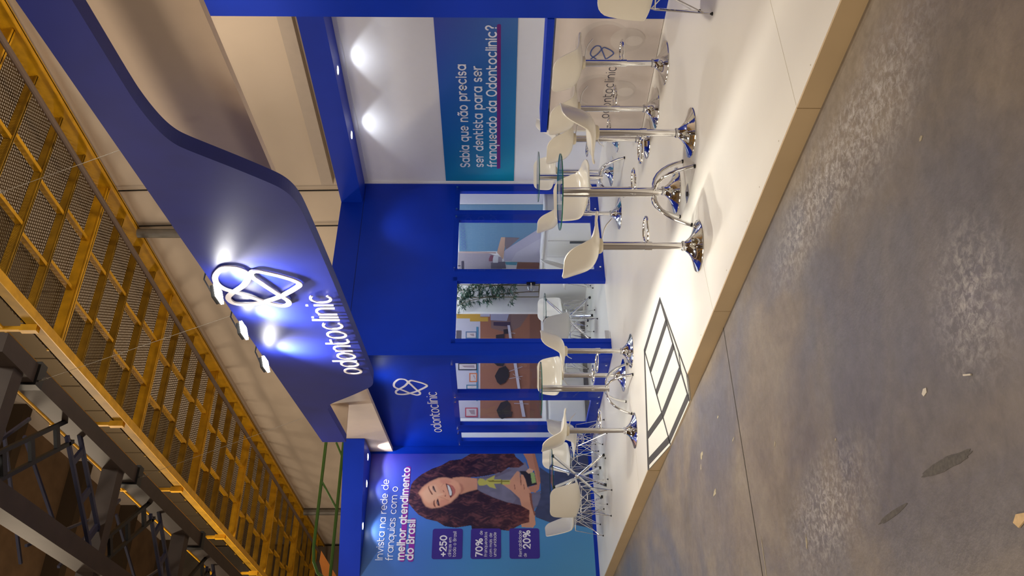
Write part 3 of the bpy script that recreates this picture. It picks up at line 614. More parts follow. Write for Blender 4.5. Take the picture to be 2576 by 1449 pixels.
# floodlights clamped on its top edge
for k_, (s, z, lab) in enumerate([(2.471, 3.676, 'floodlight on the fascia top directly above the big emblem'), (3.224, 3.678, 'middle of the three floodlights on the fascia top'), (4.068, 3.693, 'leftmost of the three floodlights on the fascia top, beside the cable coil')]):
    c = fpt(s, z, .66); f = empty('floodlight', c, 0, lab, 'floodlight', 'floodlights on the fascia')
    dvec = (fpt(s, 3.10, .5) - c).normalized(); bx = FR; by = dvec.cross(bx).normalized()
    def P3(a, b, d_): return FR * a + by * b + dvec * d_
    vs = [P3(a, b, d_) for d_ in (-.02, .012) for a, b in ((-.07, -.05), (.07, -.05), (.07, .05), (-.07, .05))]
    MB().add(vs, [(0, 1, 2, 3), (7, 6, 5, 4), (0, 4, 5, 1), (1, 5, 6, 2), (2, 6, 7, 3), (3, 7, 4, 0)]).build('housing', BLACK, f)
    vs = [P3(a, b, d_) for d_ in (.012, .034) for a, b in ((-.08, -.055), (.08, -.055), (.08, .055), (-.08, .055))]
    MB().add(vs, [(0, 1, 2, 3), (7, 6, 5, 4), (0, 4, 5, 1), (1, 5, 6, 2), (2, 6, 7, 3), (3, 7, 4, 0)]).build('lens', EMIT, f)
    MB().tube([Vector((0, 0, 0)) - dvec * .02, fpt(s, 3.785, .53) - c, fpt(s, 3.78, .46) - c, fpt(s, 3.762, .455) - c], .007, 6).build('arm', BLACK, f)
    light('flood_beam', 'SPOT', c + dvec * .045, FLOODW, (1.0, .97, .90), fpt(s, 3.10, .5), spot_size=rad(118), spot_blend=1.0, shadow_soft_size=.04)
# cable coil, hanging wires
cc = []
for q in range(3):
    mb = MB(); c = fpt(3.72 + .01 * q, 3.86 + .004 * q, .22)
    mb.tube([c + FR * (.075 + .006 * q) * math.cos(t) + Z * (.085 + .005 * q) * math.sin(t) + FN * .008 * q for t in np.linspace(0, 2 * math.pi, 25)[:-1]], .006, 6, closed=True); cc.append(mb)
root = cc[0].build('cable_coil', mat('grey_cable', '57504a', .6)); tag(root, 'coil of grey cable resting on the fascia top left of the middle floodlight', 'cable')
for q in cc[1:]: q.build('cable_turn', _m['grey_cable'], root)
for (a, b, lab) in [(fpt(1.02, 3.80, .25), Vector((-7.013, 5.544, 6.5)), 'thin steel wire holding up the right part of the fascia'), (fpt(3.75, 3.84, .25), Vector((-8.668, 4.25, 6.5)), 'thin steel wire from the truss clamp to the fascia top at the cable coil'), (fpt(7.0, 3.78, .25), Vector((-11.806, 4.3, 6.5)), 'thin steel wire from the truss to the left end of the fascia')]:
    d = (b - a).normalized(); o = MB().tube([a, b], .0022, 5).build('hanging_wire', WIRE); tag(o, lab, 'wire', 'wires carrying the fascia')
    MB().tube([b - d * .10, b - d * .02], .010, 6).build('turnbuckle', WIRE, o)
    s_ = d.cross(Vector((0, 1, 0))).normalized()
    MB().tube([b - d * .14 + d * .045 * math.cos(t) + s_ * .022 * math.sin(t) for t in np.linspace(0, 6.28, 13)[:-1]], .004, 5, closed=True).build('eye', WIRE, o)
    MB().tube([a + d * .02 + d * .04 * math.cos(t) + s_ * .03 * math.sin(t) for t in np.linspace(0, 6.28, 13)[:-1]], .004, 5, closed=True).build('hook', WIRE, o)

# ------------------------------------------------------------------ downlights in the soffits
def downlight(x, y, lab, grp, aim, e):
    d_ = empty('downlight', (x, y, H), 0, lab, 'lamp', grp)
    MB().lathe([(.052, -.002), (.062, -.006), (.066, 0)], 24).build('lamp_rim', CHROME, d_)
    MB().lathe([(0, -.003), (.05, -.003)], 24).build('lamp_face', EMITS, d_)
    light('downlight_beam', 'SPOT', (x, y, H - .02), e, (.90, .94, 1.0), aim, spot_size=rad(112), spot_blend=.25, shadow_soft_size=.03)
downlight(-7.786, 8.10, 'round downlight in the soffit above the white wall, nearer the tall blue block', 'downlights of the white wall', (-7.82, 8.30, 2.4), DLW)
downlight(-8.993, 8.12, 'round downlight in the soffit above the white wall, nearer the blue corner', 'downlights of the white wall', (-9.02, 8.32, 2.4), DLW)
downlight(-6.55, 8.10, 'round downlight in the soffit above the white wall, behind the fascia', 'downlights of the white wall', (-6.57, 8.30, 2.4), DLW)
downlight(-12.88, 4.589, 'round downlight in the soffit above the words about the network', 'downlights over the poster', (-13.05, 4.6, 2.4), DPW)
downlight(-12.84, 3.929, 'round downlight at the narrow end of the poster soffit', 'downlights over the poster', (-13.03, 3.94, 2.4), DPW)
downlight(-12.78, 4.98, 'round downlight in the soffit next to the white back board', 'downlights over the poster', (-12.95, 5.0, 2.4), DPW * 2.4)
WOMAN = [["jeans",[4938,832,4809,658,4777,482,3941,519,4020,687,4111,913,4211,920,4434,827,4599,822]],["jeans",[4899,593,5103,302,5198,-64,3917,11,3993,359,4088,715]],["belt",[4211,930,4231,824,4180,739,4100,799,4121,913]],["hair",[4606,2762,4815,2529,4793,2135,4771,1938,4479,1971,4337,2122,4206,2405,4248,2646,4451,2753]],["hair",[4565,2837,4648,2823,4710,2788,4815,2676,4911,2513,4964,2377,5050,2242,5071,2063,5147,1946,5223,1827,5221,1245,5112,1197,4992,1069,4928,1149,4928,1308,4833,1447,4812,1545,4781,1693,4760,1840,4771,2036,4740,2173,4782,2292,4772,2409,4710,2543,4616,2656,4513,2718,4420,2665,4328,2631,4267,2570,4237,2473,4256,2349,4327,2198,4418,2095,4500,2039,4551,1933,4566,1798,4509,1690,4426,1544,4354,1351,4302,1130,4241,987,4191,1007,4012,1011,3993,1135,3895,1316,3915,1448,3897,1637,3927,1874,3986,1884,3948,2110,3973,2281,4047,2398,4087,2561,4158,2689,4268,2790,4339,2843,4462,2841]],["neck",[4761,2193,4776,2036,4749,1800,4561,1783,4520,1933,4474,2058,4552,2099]],["neckshade",[4687,2112,4645,2033,4562,2002,4500,2039,4479,2068,4603,2061]],["face",[4502,2717,4606,2655,4699,2543,4762,2408,4772,2291,4740,2173,4677,2083,4593,2046,4521,2049,4438,2096,4337,2199,4267,2350,4247,2483,4278,2580,4349,2632,4440,2666]],["facelight",[4502,2650,4605,2558,4646,2452,4563,2400,4480,2358,4399,2432,4338,2526,4399,2606]],["cheek",[4730,2388,4740,2270,4687,2190,4646,2287,4667,2366]],["cheek",[4398,2355,4398,2239,4347,2218,4287,2312,4297,2389]],["shirt",[4760,1800,4807,1545,4918,1308,5025,1049,4885,992,4496,971,4537,824,4434,827,4312,869,4221,930,4292,1005,4302,1130,4354,1351,4426,1544,4519,1739,4561,1798]],["shirtdark",[4749,1800,4791,1545,4896,1328,4885,1249,4769,1496,4738,1692]],["shirtdark",[4559,1311,4415,1138,4302,1120,4333,1255,4415,1196]],["hairred",[5178,1446,5221,1245,5112,1197,4981,1069,4928,1149,4928,1308,4833,1447,4918,1496,5004,1347]],["hairred",[4314,1448,4333,1274,4302,1130,4241,987,4012,1011,3993,1135,3993,1315,4043,1448,4172,1352]],["arm",[5221,1115,5220,904,4895,833,4683,820,4558,843,4506,903,4517,1010,4600,1008,4641,880,4863,913,4906,991,5046,1028]],["armshade",[5221,944,5220,904,4895,833,4683,820,4683,849,4895,893]],["thumb",[4863,1042,4917,991,4884,923,4842,934,4821,1003]],["base",[4864,1141,4863,1042,4821,1003,4842,934,4868,918,4641,875,4600,1027,4726,1074]],["plaque",[4837,973,4842,914,4673,889,4657,953]],["trophy",[4718,1790,4744,1761,4738,1712,4707,1672,4738,1643,4796,1525,4727,1545,4727,1427,4716,1427,4716,1261,4643,1300,4643,1418,4659,1427,4654,1545,4570,1506,4602,1613,4644,1652,4623,1711,4623,1769,4665,1794]],["trophyd",[4717,1653,4706,1604,4717,1545,4706,1545,4700,1300,4685,1300,4685,1545,4686,1613]],["trophyd",[4722,1432,4722,1417,4645,1418,4645,1432]],["hand",[4716,1290,4853,1190,4869,1170,4842,1141,4758,1137,4810,1117,4800,1087,4726,1054,4600,1027,4517,971,4342,965,4191,921,3992,912,3943,956,3953,1126,4003,1135,4032,1011,4221,1002,4292,1120,4415,1147,4539,1272,4643,1408,4643,1300]],["handshade",[4789,1137,4789,1124,4632,1113,4626,1129]],["handshade",[4642,1232,4642,1222,4559,1209,4559,1221]],["handshade",[4642,1085,4642,1075,4559,1067,4559,1079]],["handshade",[4496,1000,4496,962,4342,955,4141,913,4141,932,4343,984]],["brow",[4636,2543,4609,2556,4587,2556,4538,2534,4490,2506,4471,2485,4484,2478,4517,2497,4549,2519,4587,2541,4609,2542]],["brow",[4399,2449,4367,2465,4325,2467,4293,2455,4272,2426,4298,2432,4324,2443,4362,2448]],["eye",[4628,2485,4592,2493,4563,2482,4533,2458,4514,2426,4549,2443,4592,2460,4619,2472]],["eyew",[4592,2485,4587,2478,4554,2464,4541,2453,4552,2469]],["eye",[4423,2401,4377,2418,4340,2416,4303,2397,4295,2372,4324,2372,4372,2385]],["eyew",[4367,2411,4367,2405,4324,2397,4311,2383,4324,2403]],["lip",[4665,2290,4646,2223,4618,2172,4564,2139,4515,2133,4462,2162,4417,2206,4457,2225,4532,2250,4597,2272]],["mouth",[4662,2289,4629,2228,4564,2190,4499,2178,4462,2182,4425,2208,4489,2231,4564,2256,4619,2278]],["teeth",[4635,2266,4632,2243,4591,2216,4537,2194,4483,2188,4462,2200,4462,2220,4500,2229,4564,2246]],["nostril",[4557,2329,4524,2305,4519,2313,4543,2330]],["nostril",[4462,2298,4478,2283,4457,2280,4441,2292]],["noseline",[4516,2290,4489,2278,4462,2285,4465,2291,4489,2286,4511,2295]],["noseline",[4608,2359,4641,2340,4668,2318,4662,2316,4635,2335,4603,2354]],["noseline",[4447,2393,4436,2352,4420,2301,4393,2255,4385,2220,4379,2219,4385,2260,4412,2306,4428,2357]],["facelight",[4479,2425,4505,2335,4489,2309,4468,2334,4452,2419]]]
MURAL_LEFT = [["c9c4d6",[7732,2229,7732,1767,5760,1748,5761,2177]],["a8694f",[7732,1788,7733,718,5758,771,5760,1767]],["8f5a48",[7732,928,7733,718,5758,771,5759,966]],["b9784f",[7242,1763,7242,1515,6756,1515,6756,1758]],["8a6a6a",[7732,1600,7732,928,7455,1100,7336,1308,7431,1598]],["d8a52a",[7727,2197,7727,1788,7563,1787,7563,1964,7623,1965,7623,2194]],["d8a52a",[7647,1787,7647,1652,7563,1651,7563,1787]],["b9b3cc",[7727,1788,7727,1621,7659,1620,7659,1788]],["aaa6c4",[7720,1610,7720,1285,7570,1328,7587,1609]],["4d3a55",[7551,1557,7551,1265,7460,1266,7479,1557]],["4a90b8",[7455,1852,7455,1817,6059,1806,6059,1837]],["2b2a3a",[6757,2146,6756,1829,6621,1827,6621,2143]],["d8c8c8",[6736,2128,6736,1846,6641,1845,6641,2125]],["a89098",[6707,2085,6715,1879,6666,1868,6675,2043]],["e0763a",[6569,1957,6569,1826,6402,1824,6402,1954]],["d8c8c8",[6549,1938,6549,1844,6422,1842,6422,1936]],["a89098",[6520,1896,6529,1876,6446,1865,6455,1855]],["3f7fa0",[6354,2003,6353,1817,6265,1816,6266,2001]],["d8c8c8",[6334,1985,6334,1835,6285,1835,6285,1984]],["a89098",[6305,1942,6314,1867,6309,1857,6318,1903]],["c83a55",[5941,2015,5941,1812,5775,1810,5775,2011]],["d8c8c8",[5922,1997,5922,1830,5794,1828,5794,1994]],["a89098",[5894,1955,5902,1861,5817,1850,5826,1915]],["5a7aa0",[7360,2033,7360,1842,7218,1841,7218,2030]],["d8c8c8",[7338,2014,7338,1861,7239,1859,7239,2012]],["a89098",[7308,1970,7317,1893,7265,1882,7275,1928]],["2c2630",[6508,1534,6575,1504,6654,1464,6699,1353,6620,1303,6497,1297,6397,1354,6349,1444,6397,1494]],["2c2630",[5887,1504,5951,1474,6026,1435,6069,1326,5993,1277,5876,1272,5780,1328,5734,1416,5781,1464]],["2c2630",[6756,1555,6756,1363,6688,1393,6699,1494]],["3a2f38",[7289,1515,7312,1370,7223,1371,7223,1515]],["3a2f38",[7395,1387,7407,1304,7312,1298,7308,1381]],["3d3038",[5887,1396,5865,1239,5774,1259,5774,1357]],["d5d0e4",[6756,1221,6756,1170,6275,1112,6276,1155]],["d5d0e4",[6073,1134,6073,1079,5773,1034,5774,1087]],["d5d0e4",[7479,1318,7479,1276,7223,1243,7223,1288]],["c4bccb",[6598,1293,6688,1070,6676,1070,6586,1293]],["c4bccb",[6464,1294,6508,1072,6497,1072,6452,1294]],["c4bccb",[6553,1233,6452,1103,6441,1103,6542,1233]],["c4bccb",[6015,1218,6004,981,5993,981,6004,1218]],["c4bccb",[7336,1288,7324,1184,7312,1184,7324,1288]]]
MURAL_RIGHT = [["6f9fc4",[-10753,2084,-10748,761,-12023,701,-12027,2129]],["e4e2ee",[-10469,2061,-10464,766,-10722,754,-10727,2070]],["b5a9b8",[-12057,2142,-12086,1651,-12206,1412,-12563,1410,-12565,2170]],["d8b9b4",[-12027,2136,-12046,1515,-12091,1515,-12075,2138]],["e3b79c",[-11618,1432,-11618,1349,-12267,1395,-12055,1498,-11937,1481]],["8f8088",[-11618,1366,-11631,1126,-11981,1346,-11848,1372]],["7d7486",[-12360,1601,-12328,1360,-12547,1341,-12548,1602]],["5ab0c8",[-12338,1360,-12343,1149,-12437,1168,-12422,1342]],["a06a58",[-12343,1149,-12358,781,-12552,720,-12553,1166]],["c7c2da",[-11295,751,-12358,720,-12313,1377,-12055,1379,-11981,1363]],["d3cfe2",[-11587,738,-12055,1175,-12313,1257,-12342,712]],["f0f0f6",[-12237,1567,-12146,1553,-12146,1472,-12360,1481,-12360,1567]],["9a5a70",[-12237,1635,-12140,1609,-12140,1558,-12314,1575,-12314,1636]],["4a4560",[-12315,2100,-12315,2062,-12564,2070,-12565,2109]],["4a4560",[-12439,2165,-12439,2122,-12470,2123,-12470,2166]]]

# ------------------------------------------------------------------ question panel on the white wall
ux, uz, un = X, Z, -Y
qp = tag(MB().box(-10.235, -5.35, 8.340, 8.3475, 1.247, 2.263).build('question_panel', gradient_mat('teal_to_violet_print', [(0, '0a86a8'), (.35, '1668b4'), (.7, '2f55b0'), (1, '4a4cae')], 0, -10.235, -6.9, 2, 1.247, 2.263, [(0, '0a9aa8'), (1, '2a55c0')], .28)),
         'long teal to violet printed band with a question on the white wall', 'panel')
TXT = mat('white_print', 'e9e9f2', .5); MAG = mat('magenta_print', '6a1a78', .5)
mb = MB().prism([(-9.945, 1.458), (-9.95, 1.475), (-9.945, 1.50), (-7.265, 1.50), (-7.25, 1.48), (-7.255, 1.46), (-7.27, 1.452), (-9.93, 1.45)][::-1], (0, 8.3398, 0), X, Z, -Y, .0006); mb.build('underline_band', MAG, qp)
kw = dict(h=.125, m_=TXT, parent=qp, gap=.16)
text_line('print_line', 'Sabia que não precisa', (-9.918, 8.339, 1.903), X, Z, un, 2.015, .088, **kw)
text_line('print_line', 'ser dentista para ser', (-9.915, 8.339, 1.702), X, Z, un, 1.985, .088, **kw)
text_line('print_line', 'franqueado da Odontoclinic?', (-9.912, 8.339, 1.511), X, Z, un, 2.645, .088, **kw)
# ------------------------------------------------------------------ poster with the smiling woman
WH = mat('white_print', 'e9e9f2', .5)
bg = MB().prism([(2.0, .056), (5.165, .056), (5.165, 3.478), (2.0, 3.478)], (0, 0, 0), Y, Z, X, .004)
po = shear(bg.build('wall_poster', gradient_mat('blue_violet_print', [(0, '4f95c4'), (.42, '4a8cc8'), (.7, '3f5cc8'), (1, '3d2f9a')], 1, 3.2, 5.2, 2, .05, 3.4, [(0, '4d90bb'), (.5, '3f86cf'), (.8, '3c50d8'), (1, '3a2c96')], .5)))
tag(po, 'tall blue printed poster of a smiling long haired woman holding a golden trophy', 'poster')
PD = -PWd
def ptext(s, y, z, w_, xh, h, m_=WH, gap=.16): text_line('print_line', s, pwp(y, z), PD, Z, PN, w_, xh, h, m_, po, gap=gap, off=.009)
def pshape(name, P, m_, off): MB().add([pwp(a, b, off) for a, b in P], [tuple(range(len(P)))]).build(name, m_, po)
def rrect(y0, y1, z0, z1, r_):
    out = []
    for cx_, cz_, a0 in ((y1 - r_, z1 - r_, 0), (y0 + r_, z1 - r_, 90), (y0 + r_, z0 + r_, 180), (y1 - r_, z0 + r_, 270)):
        out += [(cx_ + r_ * math.cos(rad(a0 + 15 * i)), cz_ + r_ * math.sin(rad(a0 + 15 * i))) for i in range(7)]
    return out
MAGP = mat('magenta_poster_print', '8a2aa6', .5); CARD = mat('indigo_card_print', '3a2a8e', .5)
# the woman: one flat print, rasterised onto a fine grid of coloured cells
def woman():
    st = .006; y0, y1, z0, z1 = 3.86, 5.165, .057, 2.86
    ny, nz = int((y1 - y0) / st), int((z1 - z0) / st)
    Yc = y0 + (np.arange(ny + 1)) * st; Zc = z0 + (np.arange(nz + 1)) * st
    YY, ZZ = np.meshgrid(Yc, Zc, indexing='ij'); SS = 2
    def fill(P):
        P = np.array(P, float).reshape(-1, 2) / 1000; c = np.zeros(YY.shape, bool); n = len(P); j = n - 1
        for i in range(n):
            (a, b), (c2, d2) = P[i], P[j]
            if b != d2:
                cr = ((b > ZZ) != (d2 > ZZ)) & (YY < (c2 - a) * (ZZ - b) / (d2 - b) + a); c ^= cr
            j = i
        return c
    rs = np.random.RandomState(3)
    def vnoise(fy, fz, seed, warp=0.0):
        r = np.random.RandomState(seed); g = r.rand(80, 160)
        a = (YY - y0) * fy + warp * np.sin(ZZ * 23 + YY * 9) ; b = (ZZ - z0) * fz + warp * np.sin(YY * 31 + ZZ * 7)
        a = a % 79; b = b % 159; ia, ib = a.astype(int), b.astype(int); fa, fb_ = a - ia, b - ib; fa = fa * fa * (3 - 2 * fa); fb_ = fb_ * fb_ * (3 - 2 * fb_)
        return (g[ia, ib] * (1 - fa) + g[ia + 1 if False else (ia + 1) % 80, ib] * fa) * (1 - fb_) + (g[ia, (ib + 1) % 160] * (1 - fa) + g[(ia + 1) % 80, (ib + 1) % 160] * fa) * fb_
    curl = vnoise(46, 15, 1, 1.1) * .4 + vnoise(95, 40, 2, 1.3) * .35 + vnoise(14, 9, 5, .3) * .35
    curl = np.clip((curl - .45) * 2.4, 0, 1) ** 1.4
    RC = {'jeans': '3d4668', 'belt': '3a4468', 'hair': '301a2c', 'neck': 'c8927a', 'neckshade': '9a5f54', 'face': 'd8a086', 'facelight': 'e6bea4', 'cheek': 'c88474', 'shirt': '70708a', 'shirtdark': '595068', 'hairred': '5a2a2c',
          'arm': 'b8806a', 'armshade': '9c6450', 'thumb': 'cfa894', 'base': '22202e', 'plaque': '8fae6e', 'trophy': 'b4b25a', 'trophyd': '74702c', 'hand': 'c8937a', 'handshade': '7c4c40', 'brow': '6e4038', 'eye': '3c2028', 'eyew': 'b8a8b0', 'lip': 'b46a64', 'mouth': '4a141c', 'teeth': 'd8dce0', 'nostril': '7a4038', 'noseline': 'b07a66'}
    nth = 0; col = np.zeros(YY.shape + (3,)); msk = np.zeros(YY.shape, bool)
    for name, P in WOMAN:
        f = fill(P); c = np.array(lin(RC[name]))[None, :] * np.ones((f.sum(), 1))
        if name in ('hair', 'hairred'):
            k = curl[f][:, None]; zz = ZZ[f][:, None]
            redm = np.clip((1.55 - zz) / .9, 0, 1); topm = np.clip((zz - 2.35) / .3, 0, 1)
            hi = np.array(lin('6c4046'))[None] * (1 - redm) + np.array(lin('8c4c38'))[None] * redm
            lo = np.array(lin('26152a'))[None] * (1 - redm) + np.array(lin('4a1c20'))[None] * redm
            c = lo * (1 - k) + hi * k; c = c * (1 + topm * .5)
        elif name in ('jeans', 'shirt'):
            c = c * (.82 + .36 * vnoise(22, 12, 7)[f][:, None])
        elif name in ('face', 'neck', 'hand', 'arm'):
            c = c * (.93 + .14 * vnoise(9, 9, 9)[f][:, None])
        if name in ('facelight', 'cheek', 'neckshade', 'shirtdark', 'armshade', 'noseline'):
            c = col[f] * .45 + c * .55
        col[f] = c; msk |= f
        nth += 1
        if name in ('cheek', 'neckshade', 'facelight') and nth < 14:
            sk = fill([p for n_, p in WOMAN if n_ == ('neck' if name == 'neckshade' else 'face')][0])
            for _ in range(5):
                b_ = (col + np.roll(col, 1, 0) + np.roll(col, -1, 0) + np.roll(col, 1, 1) + np.roll(col, -1, 1)) / 5
                col[sk] = b_[sk]
    # feather the inner edges by one cell
    b_ = (col * 2 + np.roll(col, 1, 0) + np.roll(col, -1, 0) + np.roll(col, 1, 1) + np.roll(col, -1, 1)) / 6
    inner = msk & np.roll(msk, 1, 0) & np.roll(msk, -1, 0) & np.roll(msk, 1, 1) & np.roll(msk, -1, 1); col[inner] = b_[inner]
    idx = -np.ones(YY.shape, int)
    cell = msk[:-1, :-1] & msk[1:, :-1] & msk[1:, 1:] & msk[:-1, 1:]
    use = np.zeros(YY.shape, bool); use[:-1, :-1] |= cell; use[1:, :-1] |= cell; use[1:, 1:] |= cell; use[:-1, 1:] |= cell
    idx[use] = np.arange(use.sum())
    yy, zz = YY[use], ZZ[use]
    base = pwp(4.0, 0, .006); xs_ = base.x + (yy - base.y) * (PWd.x / PWd.y)
    V = np.stack([xs_, yy, zz], 1)
    ci, cj = np.nonzero(cell); F = np.stack([idx[ci, cj], idx[ci + 1, cj], idx[ci + 1, cj + 1], idx[ci, cj + 1]], 1)
    me = bpy.data.meshes.new('woman_print'); me.vertices.add(len(V)); me.vertices.foreach_set('co', V.astype(np.float32).ravel())
    me.loops.add(F.size); me.loops.foreach_set('vertex_index', F.astype(np.int32).ravel()); me.polygons.add(len(F)); me.polygons.foreach_set('loop_start', np.arange(0, F.size, 4, dtype=np.int32)); me.update(calc_edges=True); me.validate()
    ca = me.color_attributes.new('print', 'FLOAT_COLOR', 'POINT'); ca.data.foreach_set('color', np.concatenate([col[use], np.ones((use.sum(), 1))], 1).astype(np.float32).ravel())
    M_ = bpy.data.materials.new('portrait_print'); M_.use_nodes = True; n_ = M_.node_tree; at = n_.nodes.new('ShaderNodeAttribute'); at.attribute_name = 'print'
    n_.links.new(at.outputs['Color'], n_.nodes['Principled BSDF'].inputs['Base Color']); n_.nodes['Principled BSDF'].inputs['Roughness'].default_value = .45; me.materials.append(M_)
    o = bpy.data.objects.new('woman_print', me); COL.objects.link(o); o.parent = po
woman()
ptext('Invista na rede de', 3.460, 3.172, 1.275, .072, .075)
ptext('franquias com o', 3.455, 3.025, 1.16, .072, .075)
pshape('highlight_band', rrect(3.44, 4.95, 2.845, 2.925, .03), MAGP, .0065); pshape('highlight_band', rrect(3.438, 4.10, 2.716, 2.80, .03), MAGP, .0065)
ptext('melhor atendimento', 3.460, 2.862, 1.475, .075, .15, gap=.14)
ptext('do Brasil', 3.459, 2.730, .622, .075, .15, gap=.14)
for (z0, z1) in ((2.006, 2.455), (1.435, 1.884), (.864, 1.31)): pshape('number_card', rrect(3.474, 3.936, z0, z1, .035), CARD, .0072)
ptext('+250', 3.51, 2.245, .325, .066, .15, gap=.1); ptext('clínicas em', 3.511, 2.172, .29, .030, .09, gap=.2); ptext('todo o Brasil', 3.511, 2.102, .382, .032, .09, gap=.2)
ptext('70%', 3.505, 1.714, .282, .066, .15, gap=.1); ptext('de', 3.837, 1.712, .065, .030, .09, gap=.2); ptext('franqueados', 3.508, 1.643, .376, .030, .09, gap=.2); ptext('com mais de', 3.508, 1.570, .36, .030, .09, gap=.2); ptext('uma unidade', 3.508, 1.507, .371, .030, .09, gap=.2)
ptext('Rentabilidade', 3.506, 1.130, .40, .031, .09, gap=.2); ptext('de', 3.500, 1.060, .057, .031, .09, gap=.2); ptext('20%', 3.622, 1.005, .285, .070, .15, gap=.1)
# ------------------------------------------------------------------ small emblem and wordmark on the front wall
e2 = emblem((-11.229, 5.297, 2.462), X, Z, -Y, .50, .455, .029, LOGO, 'wall_emblem', None, .006, 0); tag(e2, 'white loop emblem on the blue wall above the windows', 'emblem')
wm = empty('wall_lettering', (0, 0, 0), 0, 'white lettering on the blue wall under the small loop emblem', 'lettering')
text_line('letter', 'odonToclinic', (-12.562, 5.297, 2.344), X, Z, -Y, 1.43, .105, .062, LOGO, wm, gap=.22, t=.005, off=0, letters=True, round_=False)
# ------------------------------------------------------------------ counter
ct = empty('reception_counter', (-6.0, 6.2, 0), 0, 'white fronted reception counter with a thick blue top before the white wall', 'counter')
def cb_(name, x0, x1, y0, y1, z0, z1, m_): return lb(MB().box(x0, x1, y0, y1, z0, z1), name, m_, ct)
cb_('body', -6.78, -5.325, 6.215, 6.50, 0, .96, LACQ); cb_('top', -6.80, -5.325, 6.19, 6.52, .985, 1.05, BLUE); cb_('side_panel', -6.80, -6.78, 6.20, 6.50, 0, .985, LACQ)
fp = cb_('front_panel', -6.78, -5.325, 6.203, 6.215, .004, .97, mat('counter_front_print', 'd6ccc6', .4, noise=.02))
GH = mat('grey_watermark_print', 'c6bab4', .4); GH2 = mat('light_watermark_print', 'cec5bf', .4)
def ell(cx_, cz_, a, b, m_, o_, nm='watermark'):
    P = [(cx_ + a * math.cos(t), cz_ + b * math.sin(t)) for t in np.linspace(0, 2 * math.pi, 29)[:-1]]
    lb(MB().prism(P, (0, 6.2028 - o_, 0), X, Z, -Y, .0002), nm, m_, ct)
for cx_ in (-5.60, -6.25):
    ell(cx_, .52, .25, .26, GH2, 0); ell(cx_ + .02, .50, .19, .20, GH, .0004); ell(cx_ + .03, .30, .14, .16, GH2, .0008); ell(cx_ + .02, .24, .06, .08, mat('pale_watermark', 'dad2cc', .4), .0012)
DK = mat('charcoal_print', '3b3c4e', .5); BP = mat('blue_violet_line_print', '4a5c9c', .5)
text_line('print_line', 'odonToclinic', (-6.60, 6.2012, .365), X, Z, -Y, .70, .065, .07, DK, ct, gap=.30, off=.0004, round_=False)[0].location = -ct.location
emblem((-5.865, 6.2012, .412), X, Z, -Y, .225, .215, .012, BP, 'printed_emblem', ct, 0, .0004).location = -ct.location
# ------------------------------------------------------------------ seats: shell shared by stools and chairs
def shell(name, prof, parent, m_=SHELL, th=.010):
    """prof rows: y, z, half width, edge lift; front lip first"""
    P = np.array(prof, float); n = len(P); tt = np.linspace(0, n - 1, 25); nu = 16
    def cr(col_):
        out = []
        for t in tt:
            i = min(int(t), n - 2); f = t - i; p0, p1, p2, p3 = P[max(i - 1, 0), col_], P[i, col_], P[i + 1, col_], P[min(i + 2, n - 1), col_]
            out.append(.5 * (2 * p1 + (p2 - p0) * f + (2 * p0 - 5 * p1 + 4 * p2 - p3) * f * f + (3 * p1 - p0 - 3 * p2 + p3) * f ** 3))
        return np.array(out)
    yy, zz, ww, ll = (cr(i) for i in range(4)); vs = []
    for i in range(len(tt)):
        a = max(i - 1, 0); b = min(i + 1, len(tt) - 1); ty, tz = yy[b] - yy[a], zz[b] - zz[a]; q = math.hypot(ty, tz); ny_, nz_ = tz / q, -ty / q     # towards the sitter
        if nz_ < 0 and i < 8: ny_, nz_ = -ny_, -nz_
        for j in range(nu + 1):
            u = -1 + 2 * j / nu; lift = ll[i] * abs(u) ** 2.4
            vs.append((ww[i] * math.sin(u * math.pi / 2) if False else ww[i] * u, yy[i] + ny_ * lift, zz[i] + nz_ * lift))
    fs = [(i * (nu + 1) + j, i * (nu + 1) + j + 1, (i + 1) * (nu + 1) + j + 1, (i + 1) * (nu + 1) + j) for i in range(len(tt) - 1) for j in range(nu)]
    o = MB().add(vs, fs).build(name, m_, parent, smooth=True)
    s_ = o.modifiers.new('thick', 'SOLIDIFY'); s_.thickness = th; s_.offset = 0; s_.use_rim = True
    b_ = o.modifiers.new('round', 'BEVEL'); b_.width = .003; b_.segments = 2; b_.limit_method = 'ANGLE'; b_.angle_limit = rad(50)
    dg = bpy.context.evaluated_depsgraph_get(); me = bpy.data.meshes.new_from_object(o.evaluated_get(dg)); o.modifiers.clear(); o.data = me; me.name = name
    return o
STOOL = [(.205, .022, .115, .000), (.20, .030, .165, .006), (.165, .032, .195, .018), (.09, .026, .215, .035), (.01, .020, .225, .048), (-.07, .028, .228, .058), (-.125, .060, .228, .062), (-.155, .115, .225, .058), (-.175, .18, .215, .048), (-.19, .235, .20, .035), (-.20, .275, .165, .018), (-.203, .290, .12, .006)]
CHAIR = [(.225, .425, .12, 0), (.22, .435, .165, .004), (.18, .432, .195, .014), (.10, .415, .215, .03), (.02, .402, .225, .042), (-.06, .40, .23, .052), (-.125, .425, .232, .058), (-.16, .49, .23, .056), (-.185, .58, .222, .05), (-.205, .67, .208, .04), (-.22, .75, .19, .028), (-.23, .795, .15, .012), (-.232, .808, .105, .004)]
